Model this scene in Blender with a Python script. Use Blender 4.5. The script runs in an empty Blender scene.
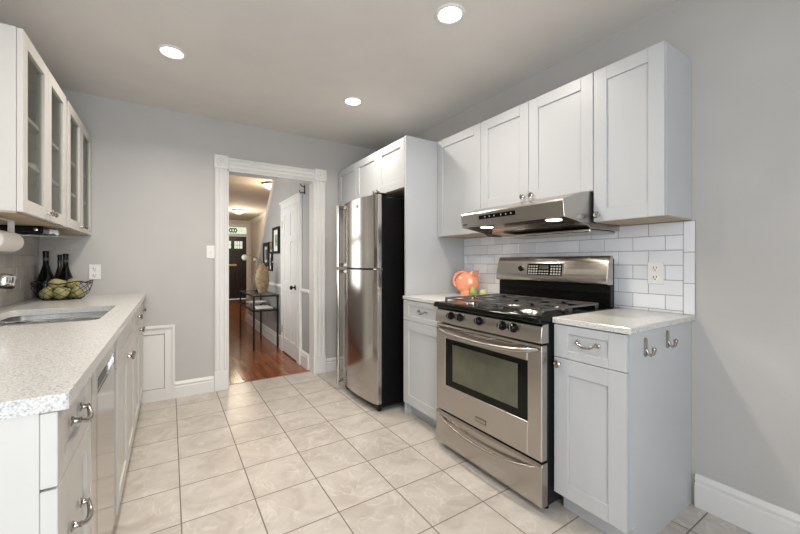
import bpy, bmesh, math, random
from mathutils import Vector, Matrix
R = math.radians
PI = math.pi
random.seed(4)
scene = bpy.context.scene
C = scene.collection

# ------------------------------------------------------------ camera
cam_d = bpy.data.cameras.new('camera'); cam = bpy.data.objects.new('camera', cam_d); C.objects.link(cam)
cam.location = (0, 0, 1.1706)
cam.rotation_euler = (R(90), 0, -0.5701)
cam_d.sensor_width = 36; cam_d.lens = 36 * 358.7031 / 800
cam_d.shift_y = -(267 - 262.076) / 800
cam_d.clip_start = 0.02
scene.camera = cam

# ------------------------------------------------------------ world, daylight, exposure
w = bpy.data.worlds.new('world'); scene.world = w; w.use_nodes = True
w.node_tree.nodes['Background'].inputs[0].default_value = (0.80, 0.90, 1.0, 1)
w.node_tree.nodes['Background'].inputs[1].default_value = 1.0
scene.view_settings.view_transform = 'Standard'
scene.view_settings.look = 'None'
scene.view_settings.gamma = 1
scene.view_settings.use_curve_mapping = False
scene.view_settings.exposure = 0.20

def area(name, loc, rot, sx, sy, power, color, spread=180):
    d = bpy.data.lights.new(name, 'AREA'); d.shape = 'RECTANGLE'; d.size = sx; d.size_y = sy
    d.energy = power; d.color = color; d.spread = R(spread)
    o = bpy.data.objects.new(name, d); C.objects.link(o); o.location = loc; o.rotation_euler = rot
    return o
# daylight through the wide window behind the camera, and through the hall's side window
area('daylight_kitchen_window', (-.08, -1.42, 1.35), (R(90), 0, 0), 1.3, 1.9, 60, (0.90, 0.95, 1.0))
area('daylight_hall_window', (0.12, 5.0, 1.5), (0, R(-90), 0), 1.5, 1.5, 16, (1.0, 0.96, 0.88))
area('daylight_stair_window', (2.34, 9.6, 1.7), (0, R(90), 0), 1.3, 1.6, 8, (1.0, 0.95, 0.88))
LAMP = 9.0       # each recessed ceiling lamp
HALL_LAMP = 15.0

# ------------------------------------------------------------ materials
MATS = {}
def newmat(name):
    m = bpy.data.materials.new(name); m.use_nodes = True
    nt = m.node_tree; b = nt.nodes['Principled BSDF']
    MATS[name] = m
    return m, nt, b
def setc(b, k, v):
    if k in b.inputs: b.inputs[k].default_value = v
def plain(name, col, rough=0.5, metal=0.0, bump=0.0, bscale=200, spec=None, coat=0, var=0.03, vscale=3):
    m, nt, b = newmat(name)
    setc(b, 'Roughness', rough); setc(b, 'Metallic', metal)
    if spec is not None: setc(b, 'Specular IOR Level', spec)
    if coat: setc(b, 'Coat Weight', coat); setc(b, 'Coat Roughness', 0.08)
    tc = nt.nodes.new('ShaderNodeTexCoord')
    n = nt.nodes.new('ShaderNodeTexNoise'); n.inputs['Scale'].default_value = vscale; n.inputs['Detail'].default_value = 3
    nt.links.new(tc.outputs['Object'], n.inputs['Vector'])
    r = nt.nodes.new('ShaderNodeValToRGB')
    r.color_ramp.elements[0].position = .3; r.color_ramp.elements[1].position = .7
    r.color_ramp.elements[0].color = (*[c * (1 - var) for c in col], 1)
    r.color_ramp.elements[1].color = (*[min(1, c * (1 + var)) for c in col], 1)
    nt.links.new(n.outputs['Fac'], r.inputs['Fac']); nt.links.new(r.outputs['Color'], b.inputs['Base Color'])
    if bump:
        n2 = nt.nodes.new('ShaderNodeTexNoise'); n2.inputs['Scale'].default_value = bscale
        nt.links.new(tc.outputs['Object'], n2.inputs['Vector'])
        bp = nt.nodes.new('ShaderNodeBump'); bp.inputs['Strength'].default_value = bump; bp.inputs['Distance'].default_value = 0.002
        nt.links.new(n2.outputs['Fac'], bp.inputs['Height']); nt.links.new(bp.outputs['Normal'], b.inputs['Normal'])
    return m
wall_m = plain('wall_paint', (0.50, 0.49, 0.475), 0.55, bump=0.15, bscale=90)
ceil_m = plain('ceiling_paint', (0.74, 0.71, 0.675), 0.85, bump=0.1, bscale=60)
trim_m = plain('white_trim_paint', (0.76, 0.75, 0.73), 0.32)
cab_m = plain('cabinet_paint', (0.50, 0.515, 0.53), 0.38, var=0.01)
cabl_m = plain('lamp_warmed_cabinet_paint', (0.585, 0.57, 0.54), 0.38, var=0.01)  # left cabinets: the warm tint of the lamp light is put into the colour
cabin_m = plain('cabinet_interior', (0.62, 0.62, 0.58), 0.6)
under_m = plain('cabinet_underside_wood', (0.42, 0.33, 0.24), 0.55, var=.12, vscale=14)
black_m = plain('black_enamel', (0.004, 0.004, 0.004), 0.12, spec=0.2)
blackmatte_m = plain('black_matte', (0.008, 0.008, 0.008), 0.5, spec=.25)
blackpeb_m = plain('black_textured_steel', (0.006, 0.006, 0.006), 0.25, bump=0.6, bscale=150, spec=.12)
iron_m = plain('cast_iron', (0.08, 0.076, 0.07), 0.18, bump=0.2, bscale=300, spec=.8)
chrome_m = plain('satin_nickel', (0.42, 0.40, 0.375), 0.2, metal=1, var=.02)
polish_m = plain('polished_chrome', (0.75, 0.75, 0.75), 0.08, metal=1, var=.01)
plastic_m = plain('white_plastic', (0.80, 0.79, 0.77), 0.3)
slot_m = plain('dark_slot', (0.03, 0.03, 0.03), 0.6)
dark_wood_m = plain('dark_door_wood', (0.020, 0.013, 0.010), 0.3, var=.25, vscale=9)
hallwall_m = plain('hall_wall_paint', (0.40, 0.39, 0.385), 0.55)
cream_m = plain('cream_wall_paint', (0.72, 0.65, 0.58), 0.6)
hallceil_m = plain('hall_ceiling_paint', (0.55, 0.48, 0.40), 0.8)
orange_m = plain('orange_glaze', (0.86, 0.33, 0.19), 0.12, spec=.6, coat=.4)
green_m = plain('green_glaze', (0.34, 0.38, 0.09), 0.35, var=.15, vscale=30)
yellow_m = plain('pale_yellow_glaze', (0.62, 0.60, 0.33), 0.35, var=.08, vscale=30)
pear_m = plain('pear_skin', (0.36, 0.33, 0.15), 0.42, var=.35, vscale=26, bump=.2, bscale=60)
stem_m = plain('fruit_stem', (0.09, 0.05, 0.02), 0.7)
bottle_m = plain('black_glass_bottle', (0.002, 0.0022, 0.002), 0.07, spec=.22)
bottle2_m = plain('olive_brown_glass_bottle', (0.040, 0.030, 0.010), 0.1, spec=.7)
foil_m = plain('black_foil', (0.006, 0.006, 0.006), 0.3, spec=.25)
label_m = plain('grey_label_paper', (0.09, 0.09, 0.1), 0.6)
paper_m = plain('paper_towel', (0.78, 0.74, 0.68), 0.9, bump=.3, bscale=80)
vase_m = plain('tan_speckled_ceramic', (0.30, 0.21, 0.12), 0.6, var=.4, vscale=30, bump=.5, bscale=50)
plantstem_m = plain('dried_stem', (0.12, 0.10, 0.05), 0.7)
plantball_m = plain('pale_green_seed_head', (0.45, 0.48, 0.33), 0.7, var=.2, vscale=60, bump=.5, bscale=90)
red_m = plain('red_card', (0.35, 0.02, 0.02), 0.5)
matboard_m = plain('white_mat_board', (0.75, 0.74, 0.70), 0.6)
gold_m = plain('brass', (0.55, 0.38, 0.16), 0.3, metal=1)
grout_m = plain('grout', (0.33, 0.32, 0.31), 0.8)

def tile_mat(name, col, rough):
    m, nt, b = newmat(name)
    setc(b, 'Roughness', rough)
    g = nt.nodes.new('ShaderNodeNewGeometry')
    mp = nt.nodes.new('ShaderNodeMapRange'); mp.inputs[3].default_value = .9; mp.inputs[4].default_value = 1.06
    nt.links.new(g.outputs['Random Per Island'], mp.inputs[0])
    mx = nt.nodes.new('ShaderNodeMix'); mx.data_type = 'RGBA'; mx.blend_type = 'MULTIPLY'; mx.inputs[0].default_value = 1
    mx.inputs[6].default_value = (*col, 1)
    nt.links.new(mp.outputs[0], mx.inputs[7]); nt.links.new(mx.outputs[2], b.inputs['Base Color'])
    return m
tile_m = tile_mat('white_glazed_tile', (0.80, 0.82, 0.86), 0.10)
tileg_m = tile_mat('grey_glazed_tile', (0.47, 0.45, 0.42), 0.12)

def steel(name, col, rough, axis='Y'):
    m, nt, b = newmat(name)
    setc(b, 'Metallic', 1.0)
    tc = nt.nodes.new('ShaderNodeTexCoord'); mp = nt.nodes.new('ShaderNodeMapping')
    s = {'Y': (600, 3, 600), 'Z': (600, 600, 2), 'X': (3, 600, 600)}[axis]
    mp.inputs['Scale'].default_value = s
    n = nt.nodes.new('ShaderNodeTexNoise'); n.inputs['Scale'].default_value = 1; n.inputs['Detail'].default_value = 2
    nt.links.new(tc.outputs['Object'], mp.inputs[0]); nt.links.new(mp.outputs[0], n.inputs['Vector'])
    mr = nt.nodes.new('ShaderNodeMapRange'); mr.inputs[3].default_value = rough * .92; mr.inputs[4].default_value = rough * 1.1
    nt.links.new(n.outputs['Fac'], mr.inputs[0]); nt.links.new(mr.outputs[0], b.inputs['Roughness'])
    r = nt.nodes.new('ShaderNodeValToRGB')
    r.color_ramp.elements[0].color = (*[c * .97 for c in col], 1); r.color_ramp.elements[1].color = (*[c * 1.03 for c in col], 1)
    nt.links.new(n.outputs['Fac'], r.inputs['Fac']); nt.links.new(r.outputs['Color'], b.inputs['Base Color'])
    bp = nt.nodes.new('ShaderNodeBump'); bp.inputs['Strength'].default_value = .015; bp.inputs['Distance'].default_value = .001
    nt.links.new(n.outputs['Fac'], bp.inputs['Height']); nt.links.new(bp.outputs['Normal'], b.inputs['Normal'])
    return m
steel_m = steel('brushed_stainless', (0.49, 0.462, 0.43), 0.26)
steelv_m = steel('brushed_stainless_vertical', (0.49, 0.462, 0.43), 0.15, 'Z')
steels_m = steel('sink_stainless', (0.58, 0.57, 0.56), 0.26)
steeld_m = steel('dishwasher_stainless', (0.50, 0.48, 0.46), 0.15)

def quartz():
    m, nt, b = newmat('speckled_quartz')
    setc(b, 'Roughness', .18)
    tc = nt.nodes.new('ShaderNodeTexCoord')
    n = nt.nodes.new('ShaderNodeTexNoise'); n.inputs['Scale'].default_value = 240; n.inputs['Detail'].default_value = 3
    v = nt.nodes.new('ShaderNodeTexVoronoi'); v.inputs['Scale'].default_value = 330
    nt.links.new(tc.outputs['Object'], n.inputs['Vector']); nt.links.new(tc.outputs['Object'], v.inputs['Vector'])
    r = nt.nodes.new('ShaderNodeValToRGB'); e = r.color_ramp.elements
    e[0].position = .30; e[0].color = (.32, .315, .31, 1); e[1].position = .46; e[1].color = (.60, .595, .575, 1)
    x = e.new(.60); x.color = (.66, .655, .635, 1); x = e.new(.72); x.color = (.78, .77, .75, 1)
    nt.links.new(n.outputs['Fac'], r.inputs['Fac'])
    r2 = nt.nodes.new('ShaderNodeValToRGB'); r2.color_ramp.elements[0].position = .12; r2.color_ramp.elements[0].color = (.5, .5, .5, 1)
    r2.color_ramp.elements[1].position = .22; r2.color_ramp.elements[1].color = (1, 1, 1, 1)
    nt.links.new(v.outputs['Distance'], r2.inputs['Fac'])
    mx = nt.nodes.new('ShaderNodeMix'); mx.data_type = 'RGBA'; mx.blend_type = 'MULTIPLY'; mx.inputs[0].default_value = .4
    nt.links.new(r.outputs['Color'], mx.inputs[6]); nt.links.new(r2.outputs['Color'], mx.inputs[7])
    nt.links.new(mx.outputs[2], b.inputs['Base Color'])
    return m
quartz_m = quartz()

def floor_tile():
    m, nt, b = newmat('floor_tile')
    tc = nt.nodes.new('ShaderNodeTexCoord'); mp = nt.nodes.new('ShaderNodeMapping')
    T = 0.3113
    mp.inputs['Location'].default_value = (-(0.0428 % T), -(2.5026 % T), 0)
    br = nt.nodes.new('ShaderNodeTexBrick')
    br.offset = 0; br.squash = 1
    br.inputs['Color1'].default_value = (1, 1, 1, 1); br.inputs['Color2'].default_value = (0, 0, 0, 1)
    br.inputs['Scale'].default_value = 1; br.inputs['Brick Width'].default_value = T; br.inputs['Row Height'].default_value = T
    br.inputs['Mortar Size'].default_value = .0032; br.inputs['Mortar Smooth'].default_value = .25
    nt.links.new(tc.outputs['Object'], mp.inputs[0]); nt.links.new(mp.outputs[0], br.inputs['Vector'])
    # each tile shifts the veining
    add = nt.nodes.new('ShaderNodeVectorMath'); add.operation = 'MULTIPLY_ADD'
    add.inputs[1].default_value = (7, 5, 3)
    nt.links.new(br.outputs['Color'], add.inputs[0]); nt.links.new(tc.outputs['Object'], add.inputs[2])
    n = nt.nodes.new('ShaderNodeTexNoise'); n.inputs['Scale'].default_value = 4.5; n.inputs['Detail'].default_value = 9
    n.inputs['Distortion'].default_value = 1.4; n.inputs['Roughness'].default_value = .62
    nt.links.new(add.outputs[0], n.inputs['Vector'])
    r = nt.nodes.new('ShaderNodeValToRGB'); e = r.color_ramp.elements
    e[0].position = .3; e[0].color = (.42, .375, .33, 1); e[1].position = .5; e[1].color = (.52, .475, .43, 1)
    x = e.new(.60); x.color = (.56, .515, .47, 1); x = e.new(.75); x.color = (.61, .565, .52, 1)
    nt.links.new(n.outputs['Fac'], r.inputs['Fac'])
    # thin pale veins
    n3 = nt.nodes.new('ShaderNodeTexNoise'); n3.inputs['Scale'].default_value = 5; n3.inputs['Detail'].default_value = 5; n3.inputs['Distortion'].default_value = .9
    nt.links.new(add.outputs[0], n3.inputs['Vector'])
    r3 = nt.nodes.new('ShaderNodeValToRGB'); e = r3.color_ramp.elements
    e[0].position = .485; e[0].color = (0, 0, 0, 1); e[1].position = .5; e[1].color = (1, 1, 1, 1); x = e.new(.515); x.color = (0, 0, 0, 1)
    nt.links.new(n3.outputs['Fac'], r3.inputs['Fac'])
    mv = nt.nodes.new('ShaderNodeMix'); mv.data_type = 'RGBA'; mv.inputs[7].default_value = (.70, .66, .61, 1)
    mm = nt.nodes.new('ShaderNodeMath'); mm.operation = 'MULTIPLY'; mm.inputs[1].default_value = .5
    nt.links.new(r3.outputs['Color'], mm.inputs[0]); nt.links.new(mm.outputs[0], mv.inputs[0]); nt.links.new(r.outputs['Color'], mv.inputs[6])
    mx = nt.nodes.new('ShaderNodeMix'); mx.data_type = 'RGBA'; mx.inputs[7].default_value = (.19, .165, .14, 1)
    nt.links.new(br.outputs['Fac'], mx.inputs[0]); nt.links.new(mv.outputs[2], mx.inputs[6]); nt.links.new(mx.outputs[2], b.inputs['Base Color'])
    mr = nt.nodes.new('ShaderNodeMapRange'); mr.inputs[3].default_value = .28; mr.inputs[4].default_value = .8
    nt.links.new(br.outputs['Fac'], mr.inputs[0]); nt.links.new(mr.outputs[0], b.inputs['Roughness'])
    ad = nt.nodes.new('ShaderNodeMath'); ad.operation = 'MULTIPLY_ADD'; ad.inputs[1].default_value = -1; 
    sc = nt.nodes.new('ShaderNodeMath'); sc.operation = 'MULTIPLY'; sc.inputs[1].default_value = .25
    nt.links.new(n.outputs['Fac'], sc.inputs[0]); nt.links.new(br.outputs['Fac'], ad.inputs[0]); nt.links.new(sc.outputs[0], ad.inputs[2])
    bp = nt.nodes.new('ShaderNodeBump'); bp.inputs['Strength'].default_value = .5; bp.inputs['Distance'].default_value = .002
    nt.links.new(ad.outputs[0], bp.inputs['Height']); nt.links.new(bp.outputs['Normal'], b.inputs['Normal'])
    return m
floor_m = floor_tile()

def plank():
    m, nt, b = newmat('cherry_plank_floor')
    setc(b, 'Roughness', .16)
    tc = nt.nodes.new('ShaderNodeTexCoord'); mp = nt.nodes.new('ShaderNodeMapping')
    mp.inputs['Rotation'].default_value = (0, 0, R(90))
    br = nt.nodes.new('ShaderNodeTexBrick'); br.offset = .37
    br.inputs['Scale'].default_value = 1; br.inputs['Brick Width'].default_value = 1.1; br.inputs['Row Height'].default_value = .062
    br.inputs['Mortar Size'].default_value = .0016
    br.inputs['Color1'].default_value = (.30, .105, .045, 1); br.inputs['Color2'].default_value = (.20, .065, .028, 1); br.inputs['Mortar'].default_value = (.02, .007, .004, 1)
    nt.links.new(tc.outputs['Object'], mp.inputs[0]); nt.links.new(mp.outputs[0], br.inputs['Vector'])
    mp2 = nt.nodes.new('ShaderNodeMapping'); mp2.inputs['Scale'].default_value = (40, 2.5, 1)
    n = nt.nodes.new('ShaderNodeTexNoise'); n.inputs['Scale'].default_value = 1; n.inputs['Detail'].default_value = 4
    nt.links.new(tc.outputs['Object'], mp2.inputs[0]); nt.links.new(mp2.outputs[0], n.inputs['Vector'])
    r = nt.nodes.new('ShaderNodeValToRGB'); r.color_ramp.elements[0].color = (.55, .55, .55, 1); r.color_ramp.elements[1].color = (1.5, 1.4, 1.3, 1)
    nt.links.new(n.outputs['Fac'], r.inputs['Fac'])
    mx = nt.nodes.new('ShaderNodeMix'); mx.data_type = 'RGBA'; mx.blend_type = 'MULTIPLY'; mx.inputs[0].default_value = 1
    nt.links.new(br.outputs['Color'], mx.inputs[6]); nt.links.new(r.outputs['Color'], mx.inputs[7]); nt.links.new(mx.outputs[2], b.inputs['Base Color'])
    bp = nt.nodes.new('ShaderNodeBump'); bp.inputs['Strength'].default_value = .35; bp.inputs['Distance'].default_value = .002
    n4 = nt.nodes.new('ShaderNodeTexNoise'); n4.inputs['Scale'].default_value = 14
    nt.links.new(tc.outputs['Object'], n4.inputs['Vector'])
    nt.links.new(n4.outputs['Fac'], bp.inputs['Height']); nt.links.new(bp.outputs['Normal'], b.inputs['Normal'])
    return m
wood_m = plank()

def emit(name, col, s):
    m, nt, b = newmat(name)
    setc(b, 'Base Color', (*col, 1)); setc(b, 'Emission Color', (*col, 1)); setc(b, 'Emission Strength', s)
    return m
lamp_m = emit('lit_lamp_lens', (1, .97, .90), 7)
hoodlamp_m = emit('lit_hood_bulb', (1, .93, .8), 6)
dome_m = emit('lit_frosted_dome', (1, .90, .74), 2.2)
skypane_m = emit('daylit_door_pane', (.62, .74, .60), .75)

def glass(name, tint=(1, 1, 1), gloss=.12):
    m = bpy.data.materials.new(name); m.use_nodes = True; nt = m.node_tree
    nt.nodes.remove(nt.nodes['Principled BSDF']); out = nt.nodes['Material Output']
    t = nt.nodes.new('ShaderNodeBsdfTransparent'); t.inputs[0].default_value = (*tint, 1)
    g = nt.nodes.new('ShaderNodeBsdfGlossy'); g.inputs['Roughness'].default_value = .03
    fr = nt.nodes.new('ShaderNodeFresnel'); fr.inputs[0].default_value = 1.5
    mth = nt.nodes.new('ShaderNodeMath'); mth.operation = 'MAXIMUM'; mth.inputs[1].default_value = gloss
    mx = nt.nodes.new('ShaderNodeMixShader')
    mth.operation = 'MULTIPLY_ADD'; mth.inputs[1].default_value = .25; mth.inputs[2].default_value = gloss * .5
    nt.links.new(fr.outputs[0], mth.inputs[0]); nt.links.new(mth.outputs[0], mx.inputs[0])
    nt.links.new(t.outputs[0], mx.inputs[1]); nt.links.new(g.outputs[0], mx.inputs[2]); nt.links.new(mx.outputs[0], out.inputs[0])
    MATS[name] = m
    return m
glass_m = glass('clear_glass', (.86, .87, .84), .06)
glassc_m = glass('pale_glass', (.93, .96, .95), .1)
ovenglass_m = plain('oven_inner_glass', (0.09, 0.09, 0.06), 0.06, spec=.6, coat=.3, var=.2, vscale=8)

# ------------------------------------------------------------ mesh builder
class MB:
    def __init__(s): s.bm = bmesh.new()
    def _bev(s, vs, bev):
        if bev > 0:
            es = list({e for v in vs for e in v.link_edges})
            bmesh.ops.bevel(s.bm, geom=es, offset=bev, segments=1, affect='EDGES', profile=.5)
    def box(s, x0, x1, y0, y1, z0, z1, bev=0):
        a = [min(x0, x1), min(y0, y1), min(z0, z1)]; c = [max(x0, x1), max(y0, y1), max(z0, z1)]
        M = Matrix.Translation([(p + q) / 2 for p, q in zip(a, c)]) @ Matrix.Diagonal([q - p for p, q in zip(a, c)] + [1])
        r = bmesh.ops.create_cube(s.bm, size=1, matrix=M)
        m = min(q - p for p, q in zip(a, c))
        s._bev(r['verts'], min(bev, m * .45)); return s
    def prism(s, pts, axis, a0, a1, bev=0):
        # pts 2d: axis 'y' -> (x,z); axis 'x' -> (y,z); axis 'z' -> (x,y)
        def p3(p, a):
            return {'y': (p[0], a, p[1]), 'x': (a, p[0], p[1]), 'z': (p[0], p[1], a)}[axis]
        v0 = [s.bm.verts.new(p3(p, a0)) for p in pts]; v1 = [s.bm.verts.new(p3(p, a1)) for p in pts]
        n = len(pts)
        fs = [s.bm.faces.new(v0), s.bm.faces.new(v1[::-1])]
        for i in range(n): fs.append(s.bm.faces.new((v0[i], v1[i], v1[(i + 1) % n], v0[(i + 1) % n])))
        bmesh.ops.recalc_face_normals(s.bm, faces=fs)
        s._bev(v0 + v1, bev); return s
    def tube(s, pts, r, seg=14, caps=True, closed=False):
        pts = [Vector(p) for p in pts]; n = len(pts)
        rr = r if isinstance(r, (list, tuple)) else [r] * n
        rings = []; up = None
        for i, p in enumerate(pts):
            if closed: t = (pts[(i + 1) % n] - pts[i - 1])
            elif i == 0: t = pts[1] - p
            elif i == n - 1: t = p - pts[i - 1]
            else: t = (pts[i + 1] - p).normalized() + (p - pts[i - 1]).normalized()
            t.normalize()
            if up is None: up = t.orthogonal().normalized()
            up = (up - t * up.dot(t))
            if up.length < 1e-5: up = t.orthogonal()
            up.normalize(); sd = t.cross(up)
            rings.append([s.bm.verts.new(p + (up * math.cos(a) + sd * math.sin(a)) * rr[i]) for a in [2 * PI * k / seg for k in range(seg)]])
        fs = []
        for i in range(n if closed else n - 1):
            A, B = rings[i], rings[(i + 1) % n]
            for k in range(seg): fs.append(s.bm.faces.new((A[k], A[(k + 1) % seg], B[(k + 1) % seg], B[k])))
        if caps and not closed: fs.append(s.bm.faces.new(rings[0][::-1])); fs.append(s.bm.faces.new(rings[-1]))
        bmesh.ops.recalc_face_normals(s.bm, faces=fs)
        return s
    def lathe(s, prof, c, axis=(0, 0, 1), seg=28):
        # prof: (radius, height along axis)
        ax = Vector(axis).normalized(); u = ax.orthogonal().normalized(); v = ax.cross(u); c = Vector(c)
        rings = []
        for r, h in prof:
            if r < 1e-6: rings.append([s.bm.verts.new(c + ax * h)])
            else: rings.append([s.bm.verts.new(c + ax * h + (u * math.cos(a) + v * math.sin(a)) * r) for a in [2 * PI * k / seg for k in range(seg)]])
        fs = []
        for A, B in zip(rings, rings[1:]):
            for k in range(seg):
                a = [A[k % len(A)], A[(k + 1) % len(A)]] if len(A) > 1 else [A[0]]
                b = [B[(k + 1) % len(B)], B[k % len(B)]] if len(B) > 1 else [B[0]]
                if len(a) + len(b) >= 3: fs.append(s.bm.faces.new(a + b))
        if len(rings[0]) > 1: fs.append(s.bm.faces.new(rings[0][::-1]))
        if len(rings[-1]) > 1: fs.append(s.bm.faces.new(rings[-1]))
        bmesh.ops.recalc_face_normals(s.bm, faces=fs)
        return s
    def ball(s, c, r, sc=(1, 1, 1), seg=20, rot=None):
        M = Matrix.Translation(c) @ (rot or Matrix()) @ Matrix.Diagonal((*sc, 1))
        bmesh.ops.create_uvsphere(s.bm, u_segments=seg, v_segments=seg // 2 + 2, radius=r, matrix=M); return s
    def xf(s, M): bmesh.ops.transform(s.bm, matrix=M, verts=s.bm.verts); return s

def world_loc(o):
    v = Vector((0, 0, 0))
    while o: v += o.location; o = o.parent
    return v
def build(name, mb, mat, parent=None, ang=31, origin=None):
    me = bpy.data.meshes.new(name)
    o = bpy.data.objects.new(name, me); C.objects.link(o)
    pw = world_loc(parent) if parent else Vector((0, 0, 0))
    xs = [v.co for v in mb.bm.verts]
    lo = Vector([min(v[i] for v in xs) for i in range(3)]); hi = Vector([max(v[i] for v in xs) for i in range(3)])
    org = Vector(origin) if origin else Vector(((lo.x + hi.x) / 2, (lo.y + hi.y) / 2, lo.z))
    bmesh.ops.translate(mb.bm, vec=-org, verts=mb.bm.verts)
    mb.bm.to_mesh(me); mb.bm.free()
    o.location = org - pw
    if parent: o.parent = parent
    me.materials.append(mat)
    for p in me.polygons: p.use_smooth = True
    me.set_sharp_from_angle(angle=R(ang))
    return o
def thing(name, label, cat, loc, group=None):
    o = bpy.data.objects.new(name, None); o.empty_display_size = .1; C.objects.link(o)
    o.location = loc; o['label'] = label; o['category'] = cat
    if group: o['group'] = group
    return o
def tag(o, label, cat, group=None, kind=None):
    o['label'] = label; o['category'] = cat
    if group: o['group'] = group
    if kind: o['kind'] = kind
    return o
def struct(name, mb, mat, label=None, ang=31):
    o = build(name, mb, mat, ang=ang, origin=(0, 0, 0)); o['kind'] = 'structure'
    if label: o['label'] = label
    return o
def sphere_prof(r, n=8, z0=-1, z1=1):
    return [(r * math.sin(PI * k / n), -r * math.cos(PI * k / n)) for k in range(n + 1)]

# ------------------------------------------------------------ room constants
XL, XR, YB, H = -0.82, 2.137, 3.656, 2.474
YN = -1.2           # wall behind the camera
YH = 3.79           # hall side of the back wall
YF = 12.35          # front wall of the house
XH = 1.27           # hall right wall
HW = 2.20           # party wall in the hall
CT = 0.914          # worktop height
D0, D1, DZ = 0.446, 1.278, 2.025     # doorway

# ------------------------------------------------------------ structure
struct('floor', MB().box(XL - .1, XR + .1, YN - .1, YH, -.1, 0), floor_m, 'grey beige marbled square ceramic floor tiles')
struct('floor_hallway', MB().box(0.1, HW + .1, YH, YF + .1, -.1, 0.0), wood_m, 'glossy reddish brown plank floor of the hallway')
cm = MB()
LPOS = [(1.238, 1.445), (0.01, 2.637), (1.246, 2.649), (0.01, 1.445)]
cm.box(XL - .1, XR + .1, YN - .1, YB + .02, H, H + .1)
struct('ceiling', cm, ceil_m, 'smooth pale grey kitchen ceiling')
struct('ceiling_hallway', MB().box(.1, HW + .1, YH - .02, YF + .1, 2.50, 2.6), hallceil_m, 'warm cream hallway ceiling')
struct('wall_right', MB().box(XR, XR + .1, YN - .1, YB + .13, 0, H), wall_m, 'plain light grey right wall')
struct('wall_left', MB().box(XL - .1, XL, YN - .1, YB + .13, 0, H), wall_m)
wb = MB().box(XL, D0, YB, YH, 0, H).box(D1, XR, YB, YH, 0, H).box(D0, D1, YB, YH, DZ, H + .03)
struct('wall_back', wb, wall_m, 'light grey back wall with the doorway to the hall')
wn = MB()
wn.box(XL, -.75, YN - .1, YN, 0, H).box(.60, XR, YN - .1, YN, 0, H).box(-.75, .60, YN - .1, YN, 0, .35).box(-.75, .60, YN - .1, YN, 2.35, H)
struct('wall_near', wn, wall_m)
wf = MB()
for x in (-.75, -.105, .54): wf.box(x, x + .06, YN - .08, YN - .02, .35, 2.35, .005)
wf.box(-.75, .60, YN - .08, YN - .02, .35, .41, .005).box(-.75, .60, YN - .08, YN - .02, 2.29, 2.35, .005)
struct('window_1', wf, trim_m)

# hall shell
hl = MB().box(.2, .3, YH, 4.2, 0, 2.5).box(.2, .3, 5.8, YF, 0, 2.5).box(.2, .3, 4.2, 5.8, 0, .75).box(.2, .3, 4.2, 5.8, 2.25, 2.5)
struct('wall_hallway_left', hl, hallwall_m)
w2 = MB()
for y in (4.2, 4.97, 5.74): w2.box(.22, .28, y, y + .06, .75, 2.25, .005)
for z in (.75, 1.47, 2.19): w2.box(.22, .28, 4.2, 5.8, z, z + .06, .005)
struct('window_2', w2, trim_m)
# wall beside the stair: full height near the kitchen, then follows the flight down
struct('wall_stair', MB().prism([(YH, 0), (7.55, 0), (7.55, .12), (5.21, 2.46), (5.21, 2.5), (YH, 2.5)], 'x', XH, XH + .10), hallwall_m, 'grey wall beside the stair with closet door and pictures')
struct('wall_party', MB().box(HW, HW + .1, YH, 8.9, 0, 2.5).box(HW, HW + .1, 10.3, YF, 0, 2.5).box(HW, HW + .1, 8.9, 10.3, 0, .9).box(HW, HW + .1, 8.9, 10.3, 2.3, 2.5), cream_m, 'pale wall on the far side of the stair')
w3 = MB()
for y in (8.9, 9.57, 10.24): w3.box(HW + .02, HW + .08, y, y + .06, .9, 2.3, .005)
for z in (.9, 2.24): w3.box(HW + .02, HW + .08, 8.9, 10.3, z, z + .06, .005)
struct('window_3', w3, trim_m)
struct('wall_front', MB().box(.2, 1.255, YF, YF + .1, 0, 2.5).box(2.065, HW, YF, YF + .1, 0, 2.5).box(1.255, 2.065, YF, YF + .1, 2.36, 2.5), cream_m, 'cream front wall around the entrance door')
# stair treads behind the stringer wall
st = MB()
for k in range(12):
    st.box(XH + .1, HW, 7.5 - .205 * (k + 1), 7.5 - .205 * k, 0, .195 * (k + 1))
struct('stairs', st, cream_m, 'staircase behind the sloping trim')
# trims
sl = MB().prism([(5.17, 2.5), (5.26, 2.5), (7.66, .09), (7.66, 0), (7.58, 0)], 'x', XH - .018, XH + .118, .003)
struct('trim_4', sl, cream_m, 'cream sloping stair skirt trim rising towards the ceiling')
cr = MB().prism([(HW, 2.5), (HW - .06, 2.5), (HW - .04, 2.46), (HW - .01, 2.43), (HW, 2.42)], 'y', 5.2, YF)
struct('trim_5', cr, trim_m, 'white crown moulding above the pale stair wall')
rail = MB()
for y0, y1 in ((YH + .01, 4.04), (4.92, 6.70)):
    rail.prism([(XH, .825), (XH - .014, .83), (XH - .020, .85), (XH - .014, .868), (XH, .872)], 'y', y0, y1)
struct('trim_6', rail, trim_m, 'cream chair rail on the grey hall wall')
def baseboard_prof(x, d, h):   # d = direction out of the wall
    return [(x, 0), (x + d * .020, 0), (x + d * .020, h - .044), (x + d * .013, h - .040), (x + d * .013, h - .032), (x + d * .018, h - .026), (x + d * .018, h - .018), (x + d * .011, h - .008), (x + d * .006, h), (x, h)]
struct('baseboard_right', MB().prism(baseboard_prof(XR, -1, .152), 'y', YN, .686), trim_m, 'white moulded baseboard along the right wall')
bb = MB().prism(baseboard_prof(YB, -1, .138), 'x', .03, .338).prism(baseboard_prof(YB, -1, .138), 'x', 1.394, XR)
struct('baseboard_back', bb, trim_m, 'white baseboard beside the doorway')
hb = MB()
for y0, y1 in ((YH + .01, 4.04), (4.92, 7.5)): hb.prism(baseboard_prof(XH, -1, .17), 'y', y0, y1)
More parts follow.
